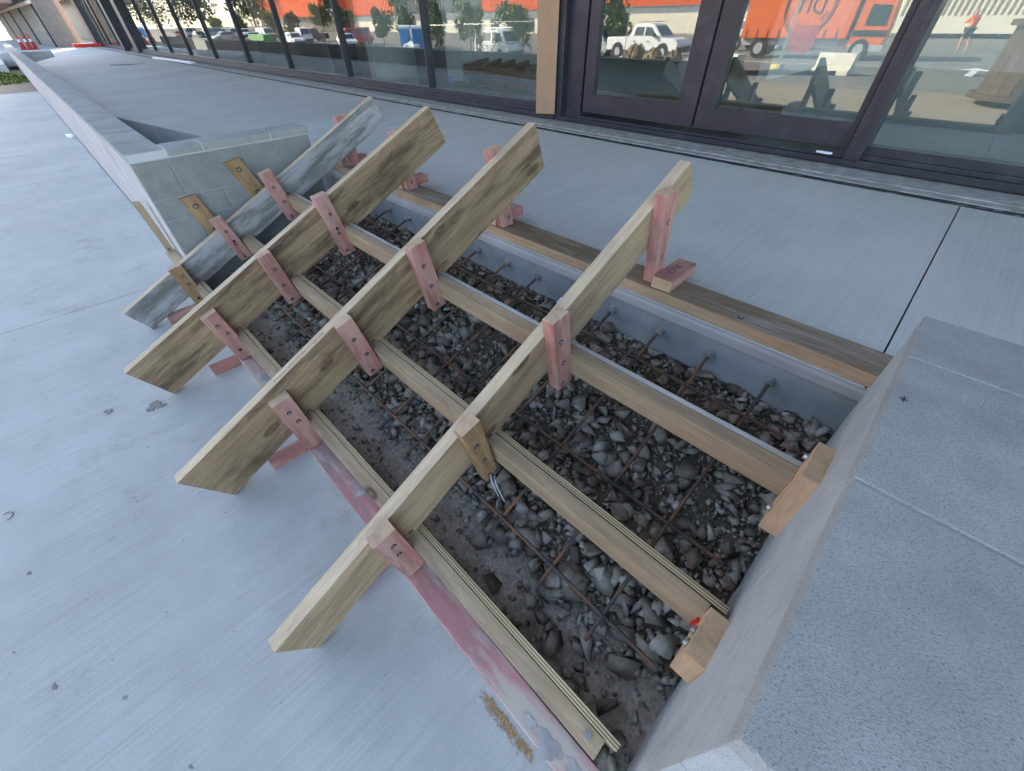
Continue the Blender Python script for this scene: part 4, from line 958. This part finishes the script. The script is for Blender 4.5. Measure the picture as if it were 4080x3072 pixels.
vehicle("car", (-12.5, -27, tz(-12.5, -27)), .2, CAR_B, None, CAR_C, CAR_W, (-1.4, 1.4), "silver car partly behind the pickup in the left door", "car", 'silver_paint', rack=True)
vehicle("van", (-28.5, -30, G0 + .02), .0, VAN_B, None, VAN_C, VAN_W, (-1.5, 1.25), "silver van parked behind the white van with roof rack", "van", 'silver_paint')
vehicle("car", (-3.6, -45, -.39), math.pi, CAR_B, None, CAR_C, CAR_W, (-1.4, 1.4), "dark grey hatchback mirrored in the right hand pane", "car", 'dark_paint', rad=.36)
vehicle("car", (-8.6, -47, -.39), .3, VAN_B, None, VAN_C, VAN_W, (-1.5, 1.25), "silver people mover left of the dark hatchback", "van", 'silver_paint')
names = [("van", VAN_B, VAN_C, VAN_W), ("car", CAR_B, CAR_C, CAR_W), ("pickup_truck", UTE_B, UTE_C, UTE_W)]
vc = {}
cols = ['white_paint', 'silver_paint', 'white_paint', 'dark_paint', 'white_paint', 'red_paint', 'silver_paint']
od = ["first", "second", "third", "fourth", "fifth", "sixth", "seventh", "eighth", "ninth", "tenth", "eleventh", "twelfth", "thirteenth", "fourteenth", "fifteenth", "sixteenth", "seventeenth", "eighteenth", "nineteenth", "twentieth"]
for i in range(20):
    nm, bb, cc, ww = names[(i * 5 + 1) % 3]; cl = cols[(i * 3) % 7]; x = -47 - i * 5.6; y = -24.5 - (i % 3) * 4.0
    if (nm, cl) in vc: v = copy_tree(vc[(nm, cl)]); v.location = (x, y, G0); v.rotation_euler = (0, 0, .1 * (i % 5) + (1.2 if i % 4 == 0 else 0))
    else: v = vehicle(nm, (x, y, G0), .1 * (i % 5) + (1.2 if i % 4 == 0 else 0), bb, None, cc, ww, (-1.45, 1.4), "", nm.replace('_', ' '), cl); vc[(nm, cl)] = v
    v['label'] = "%s %s, %s along the row of parked vehicles mirrored in the far panes" % (cl.replace('_paint', ''), nm.replace('_', ' '), od[i]); v['group'] = "vehicles parked in the far rows"
# truck
tk = empty("box_truck", (-7.9, -20.6, -.39), "orange curtain sided truck mirrored in the right door", "truck", None, -.12)
b = B(); b.box(-4.2, 1.9, -1.2, 1.2, .95, 3.6, 0, .04); fixl(b.done("cargo_box", 'orange_paint'), tk)
b = B(); b.prism([(2.1, .55), (3.85, .55), (3.9, 1.4), (3.75, 2.5), (3.3, 2.75), (2.1, 2.75)], -1.1, 1.1, 'y', 0, .08); fixl(b.done("cab", 'orange_paint'), tk)
b = B(); b.prism([(2.55, 1.5), (3.6, 1.5), (3.5, 2.3), (2.55, 2.35)], -1.13, 1.13, 'y'); fixl(b.done("window", 'car_glass'), tk)
b = B(); b.box(2.15, 3.86, -1.13, 1.13, 1.05, 1.3); fixl(b.done("cab_stripe", 'tyre'), tk)
b = B(); b.box(-4.1, 3.6, -.9, .9, .6, .95); b.box(2.2, 3.95, -1.12, 1.12, .42, .7); fixl(b.done("chassis", 'silver_paint'), tk)
for x in (-2.9, 2.75):
    for s in (-1, 1):
        b = B(); b.cyl((x, s * .85, .48), (x, s * 1.14, .48), .48, None, 22); wh = fixl(b.done("wheel", 'tyre'), tk); b = B(); b.cyl((x, s * 1.14, .48), (x, s * 1.16, .48), .27, None, 14); b.done("rim", 'silver_paint').parent = wh
b = B()
for i in range(9): b.box(-3.9 + i * .65, -3.84 + i * .65, 1.2, 1.215, .98, 1.35)
fixl(b.done("curtain_buckles", 'tyre'), tk)
def ring(r0, r1, n, y, c):
    b = B(); bm = b.bm; A = [[bm.verts.new((c[0] + r * math.cos(2 * math.pi * i / n), yy, c[1] + r * math.sin(2 * math.pi * i / n))) for i in range(n)] for r, yy in ((r0, y), (r1, y), (r1, y + .01), (r0, y + .01))]
    for i in range(n):
        j = (i + 1) % n
        for k in range(4): bm.faces.new((A[k][i], A[k][j], A[(k + 1) % 4][j], A[(k + 1) % 4][i]))
    return b
for r0, r1 in ((1.30, 1.38), (1.20, 1.235)): fixl(ring(r0, r1, 48, 1.202, (-.6, 2.35)).done("emblem_ring", 'tyre'), tk)
tk.scale = (.76, .9, .82)
def ttext(body, size, x, z, rot=0): 
    o = text("lettering", body, size, Matrix.Identity(4), 'tyre', None, .004); o.parent = tk
    o.matrix_basis = Matrix.Translation((x, 1.206, z)) @ Matrix.Rotation(math.pi, 4, 'Z') @ Matrix.Rotation(math.pi / 2, 4, 'X') @ Matrix.Rotation(rot, 4, 'Z')
ttext("DIY", 1.05, -.6, 2.35, .06)
for ch, a in (("A", 140), ("N", 128), ("D", 116), ("·", 165), ("M", 200), ("A", 214), ("I", -10), ("T", -22), ("M", 45)):
    t = math.radians(a); ttext(ch, .32, -.6 - 1.0 * math.cos(t), 2.35 + 1.0 * math.sin(t), t - math.pi / 2)
# portable toilets
def loo(x, y, z, rz, label):
    t = empty("portable_toilet", (x, y, z), label, "portable toilet", "portable toilets by the fence", rz)
    b = B(); b.box(-.55, .55, -.55, .55, .08, 2.0, 0, .04); fixl(b.done("cabin", 'blue_plastic'), t)
    pts = [(-.6, 2.0)] + [(-.58 * math.cos(a), 2.0 + .3 * math.sin(a)) for a in np.linspace(0, math.pi, 9)] + [(.6, 2.0)]
    b = B(); b.prism(pts, -.6, .6, 'y', 0); fixl(b.done("roof", 'white_plastic'), t)
    b = B(); b.box(-.36, .36, .55, .575, .15, 1.9, 0, .01); b.box(-.36, .36, -.575, -.55, .15, 1.9, 0, .01); d_ = fixl(b.done("door", 'blue_plastic'), t)
    b = B(); b.box(-.1, .1, .576, .58, 1.3, 1.5); b.done("sign", 'white_plastic').parent = d_
    return t
loo(-48.6, -23.5, G0, .6, "blue portable toilet with white roof, left of the pair"); loo(-46.0, -23.3, G0, .6, "blue portable toilet with white roof, right of the pair"); loo(-128, -13.5, G0 + .2, .3, "single blue portable toilet far down the yard")
# skip bin
b = B(); b.prism([(-2.2, 0), (2.2, 0), (2.9, 1.5), (-2.9, 1.5)], -.9, .9, 'y', 0, .03); o = b.done("skip_bin", 'green_skip'); o.location = (-78, -19, G0); tag(o, "green steel skip bin in front of the parked cars", "skip bin")
# fence panels
def fence(x, y, z, rz, L, label):
    f = empty("fence_panel", (x, y, z), label, "fence panel", "temporary fence panels", rz)
    b = B()
    for s in (-L / 2, L / 2): b.cyl((s, 0, 0), (s, 0, 2.0), .019, None, 6)
    b.cyl((-L / 2, 0, 1.95), (L / 2, 0, 1.95), .016, None, 6); b.cyl((-L / 2, 0, .15), (L / 2, 0, .15), .016, None, 6); fixl(b.done("fence_frame", 'galv'), f)
    b = B(); n = int(L / .12)
    for i in range(1, n): b.cyl((-L / 2 + L * i / n, 0, .15), (-L / 2 + L * i / n, 0, 1.95), .0016, None, 3, 0, False)
    for i in range(1, 7): b.cyl((-L / 2, 0, .15 + .26 * i), (L / 2, 0, .15 + .26 * i), .0016, None, 3, 0, False)
    fixl(b.done("wire_mesh", 'galv'), f)
    for s in (-L / 2, L / 2): b = B(); b.box(s - .1, s + .1, -.3, .3, 0, .13, 0, .02); fixl(b.done("foot_block", 'yellow' if s > 0 and -8 < x < -7 else 'cream'), f)
fence(-7.45, -10.2, -.05, .04, 3.2, "temporary fence panel in front of the orange truck")
fence(-4.2, -10.2, -.05, -.03, 3.2, "temporary fence panel beside the truck cab")
fence(-13.0, -14.6, -.3, -.2, 3.4, "temporary fence panel in front of the white pickup")
fence(-24.5, -16.0, -.8, -.15, 3.4, "temporary fence panel left of the tussock heap")
fence(-28.2, -16.3, -.9, .05, 3.4, "temporary fence panel in front of the white van")
fence(-33, -16.8, -.95, 0, 3.4, "temporary fence panel between the van and the toilets")
# concrete barriers
def barrier(x, y, rz, label, L=.98):
    b = B(); b.prism([(-.32, 0), (-.32, .12), (-.2, .2), (-.13, .5), (.13, .5), (.2, .2), (.32, .12), (.32, 0)], -L / 2, L / 2, 'x', 0, .015)
    o = b.done("concrete_barrier", 'cream'); o.location = (x, y, -.045); o.rotation_euler = (0, 0, rz); tag(o, label, "barrier", "concrete barriers in the yard")
barrier(-3.95, -9.2, .05, "short concrete barrier with a red mark mirrored in the right door")
barrier(-6.5, -7.6, .5, "concrete barrier left of the short one in the mirrored yard", 1.0)
b = B(); b.cyl((0, 0, 0), (0, 0, .85), .42, None, 24); o = b.done("concrete_pipe", 'cream'); o.location = (-7.0, -7.8, -.045); tag(o, "upright concrete pipe at the left of the mirrored yard", "pipe")
b = B(); b.box(-.05, .05, -1.4, 1.4, 0, .1); o = b.done("steel_beam", 'dark_paint'); o.location = (-5.0, -8.3, -.04); o.rotation_euler = (0, 0, 1.1); tag(o, "dark steel beam lying between the barriers", "beam")
# cable drum
dr = empty("cable_drum", (.32, -5.3, -.045), "brown timber cable drum standing on its flange in the right hand reflection", "cable drum")
b = B(); n = 22
for i in range(n):
    a = 2 * math.pi * i / n; c, s = math.cos(a), math.sin(a); q = [(.62, -.085), (.62, .085), (.595, .08), (.595, -.08)]
    b.prism([(p[0] * c - p[1] * s, p[0] * s + p[1] * c) for p in q], .18, 1.12, 'z')
fixl(b.done("lagging_boards", 'drumwood'), dr)
b = B(); b.cyl((0, 0, .1), (0, 0, .18), .72, None, 40); b.cyl((0, 0, 1.12), (0, 0, 1.2), .72, None, 40); fixl(b.done("flange", 'drumwood'), dr)
dr.scale = (1.15, 1.15, 1.05)
o = text("stencil", "517519/00", .13, Matrix.Identity(4), 'tyre', None, .003); o.parent = dr
o.matrix_basis = Matrix.Translation((-.12, .62, .65)) @ Matrix.Rotation(math.pi + .2, 4, 'Z') @ Matrix.Rotation(math.pi / 2, 4, 'X') @ Matrix.Rotation(math.pi / 2, 4, 'Z')
# painted arrow
b = B(); b.prism([(-.08, -.9), (.08, -.9), (.08, .3), (.35, .2), (0, .8), (-.35, .2), (-.08, .3)], 0, .004, 'z'); o = b.done("painted_arrow", 'white_paint'); o.location = (-.95, -12.9, tz(-.95, -12.9) + .03); o.rotation_euler = (0, 0, math.pi); o.scale = (1.2, 1.7, 1); tag(o, "white arrow painted on the yard asphalt", "road marking", None, "structure")
# tussock heap
def tuss(x, y, z, r, h, label, seed, cat="dry grass clump"):
    rr = np.random.default_rng(seed); V = []; F = []; T = []
    for i in range(700):
        a = rr.uniform(0, 6.283); e = rr.uniform(.3, 1.4); L = rr.uniform(.6, 1.1)
        p = np.zeros(3); dr_ = np.array([math.cos(a) * math.cos(e), math.sin(a) * math.cos(e), math.sin(e)]); w = np.array([-math.sin(a), math.cos(a), 0]) * .02; t = rr.random()
        for k in range(5):
            V += [p - w, p + w]; T += [t, t]; p = p + dr_ * np.array([r, r, h]) * L / 4; dr_[2] -= .42
        o_ = len(V) - 10
        for k in range(4): q = o_ + 2 * k; F.append((q, q + 1, q + 3, q + 2))
    o = mesh_np("dry_tussock", V, F, 'straw', None, T); o.location = (x, y, z); tag(o, label, cat, "dry tussock clumps")
tuss(-11.3, -9.9, -.10, .85, 1.45, "largest dry tussock clump in front of the white pickup", 1); tuss(-10.3, -9.6, -.08, .65, 1.2, "middle dry tussock clump in front of the white pickup", 2); tuss(-9.4, -9.5, -.08, .55, 1.1, "small dry tussock clump at the right of the heap", 3); tuss(-17.5, -12.0, -.45, .9, .9, "dry tussock clump beside the white van", 4)
# cabbage trees / flax
for i, (x, y, h, r) in enumerate([(-37.5, -19.5, 3.2, .9), (-34.5, -21.5, 3.4, 1.0), (-31.8, -24.5, 3.6, 1.0), (-27.3, -24, 3.3, 1.0), (-24.8, -23.5, 3.8, .9)]):
    t = empty("cabbage_tree", (x, y, G0), "spiky leaved cabbage tree, %s from the toilets towards the van" % od[i], "tree", "cabbage trees behind the fence")
    b = B(); b.cyl((0, 0, 0), (0, 0, h * .7), .08, .05, 8); b.done("trunk", 'bark', t)
    rr = np.random.default_rng(60 + i); V = []; F = []; T = []
    heads = [(0, 0, h * .72), (.4, .1, h * .5), (-.35, .2, h * .6), (.1, -.3, h * .3)]
    for hd in heads:
        for k in range(90):
            a = rr.uniform(0, 6.28); e = rr.uniform(-.5, 1.3); dv = np.array([math.cos(a) * math.cos(e), math.sin(a) * math.cos(e), math.sin(e)]); w = np.array([-math.sin(a), math.cos(a), 0]) * .035
            p0 = np.array(hd); p1 = p0 + dv * r * .55; p2 = p1 + (dv - np.array([0, 0, .5])) * r * .4; o_ = len(V); tt = rr.random()
            V += [p0 - w * .6, p0 + w * .6, p1 + w, p1 - w, p2 + w * .1, p2 - w * .1]; T += [tt] * 6; F += [(o_, o_ + 1, o_ + 2, o_ + 3), (o_ + 3, o_ + 2, o_ + 4, o_ + 5)]
    mesh_np("crown", V, F, 'leaf', t, T)
# low planting at the left
def shrub(x, y, z, r, h, n, seed, label, size=.05):
    def fn(q): 
        a = q.uniform(0, 6.283); rr_ = r * math.sqrt(q.random()); zz = h * (1 - (rr_ / r) ** 2) * q.uniform(.5, 1); return np.array([rr_ * math.cos(a), rr_ * math.sin(a), zz]), q.random()
    V, F, T = leaves(fn, n, size, seed); o = mesh_np("low_shrub", V, F, 'leaf', None, T); o.location = (x, y, z); tag(o, label, "shrub")
shrub(-25.5, -.9, -.04, 1.3, .35, 2200, 5, "low leafy shrub in the bed left of the long wall")
b = B(); b.box(-33, -28, -.9, -.15, -.04, .35, 0, .02); o = b.done("concrete_pit", 'pavement'); tag(o, "square concrete pit surround beyond the low shrub", "pit")
# person in the yard
def person(x, y, z, rz):
    V = [(0, 0, .92), (0, .02, 1.15), (0, .10, 1.38), (0, .14, 1.47), (0, .17, 1.56), (0, .18, 1.68), (.17, .10, 1.38), (.24, .22, 1.16), (.12, .40, 1.28), (-.17, .10, 1.38), (-.24, .22, 1.16), (-.10, .40, 1.28), (.09, 0, .88), (.11, .05, .48), (.10, -.06, .09), (.10, .08, .03), (-.09, 0, .88), (-.13, -.12, .5), (-.14, -.30, .10), (-.14, -.18, .03)]
    E = [(0, 1), (1, 2), (2, 3), (3, 4), (4, 5), (2, 6), (6, 7), (7, 8), (2, 9), (9, 10), (10, 11), (0, 12), (12, 13), (13, 14), (14, 15), (0, 16), (16, 17), (17, 18), (18, 19)]
    Rr = [.15, .16, .17, .06, .10, .09, .065, .05, .04, .065, .05, .04, .10, .065, .045, .04, .10, .065, .045, .04]
    me = bpy.data.meshes.new("person"); me.from_pydata(V, E, []); o = bpy.data.objects.new("person", me); COL.objects.link(o); me.materials.append(M['skin'])
    o.location = (x, y, z); o.rotation_euler = (0, 0, rz); md = o.modifiers.new("skin", 'SKIN'); sv = me.skin_vertices[0].data
    for i, r in enumerate(Rr): sv[i].radius = (r, r * .85)
    sv[0].use_root = True; o.modifiers.new("ss", 'SUBSURF').levels = 1; o.modifiers["ss"].render_levels = 2
    tag(o, "person in orange high visibility top and dark shorts looking down at a held phone", "person")
    def cloth(nm, vi, ei, rad, mat):
        m2 = bpy.data.meshes.new(nm); m2.from_pydata([V[i] if isinstance(i, int) else i for i in vi], ei, []); c = bpy.data.objects.new(nm, m2); COL.objects.link(c); m2.materials.append(M[mat]); c.parent = o
        c.modifiers.new("skin", 'SKIN'); s2 = m2.skin_vertices[0].data
        for i, r in enumerate(rad): s2[i].radius = (r, r * .88)
        s2[0].use_root = True; c.modifiers.new("ss", 'SUBSURF').render_levels = 2
    cloth("shirt", [0, 1, 2, 6, 7, 9, 10], [(0, 1), (1, 2), (2, 3), (3, 4), (2, 5), (5, 6)], [.175, .185, .19, .10, .075, .10, .075], 'hiviz')
    cloth("shorts", [0, 12, (.11, .04, .58), 16, (-.125, -.09, .58)], [(0, 1), (1, 2), (0, 3), (3, 4)], [.175, .135, .115, .135, .115], 'navy')
person(-2.75, -28.0, -.39, 2.4)

# ------------------------------------------------------------------ final placement of the front and the yard
for o in list(bpy.data.objects):
    if o.parent or o.type not in ('MESH', 'EMPTY') or o.name.startswith(("movement", "threshold", "interior_floor", "ground", "pavement", "landing")): continue
    n = o.name.split('.')[0]
    if n in ('glazed_shopfront', 'timber', 'wall_frame', 'aluminium_trim', 'plastic_heap', 'cardboard_strip', 'foam_scrap', 'barrier_board', 'far_building', 'upper_pavement', 'traffic_cone'): shrink(o)
    elif n == 'plastic_trim': shrink(o, .885)
    elif n == 'offcut': shrink(o, .925)
    elif o.location.y < -3.5: o.location.y -= 1.0
    if n in ('orange_store', 'ribbed_shed'): pass
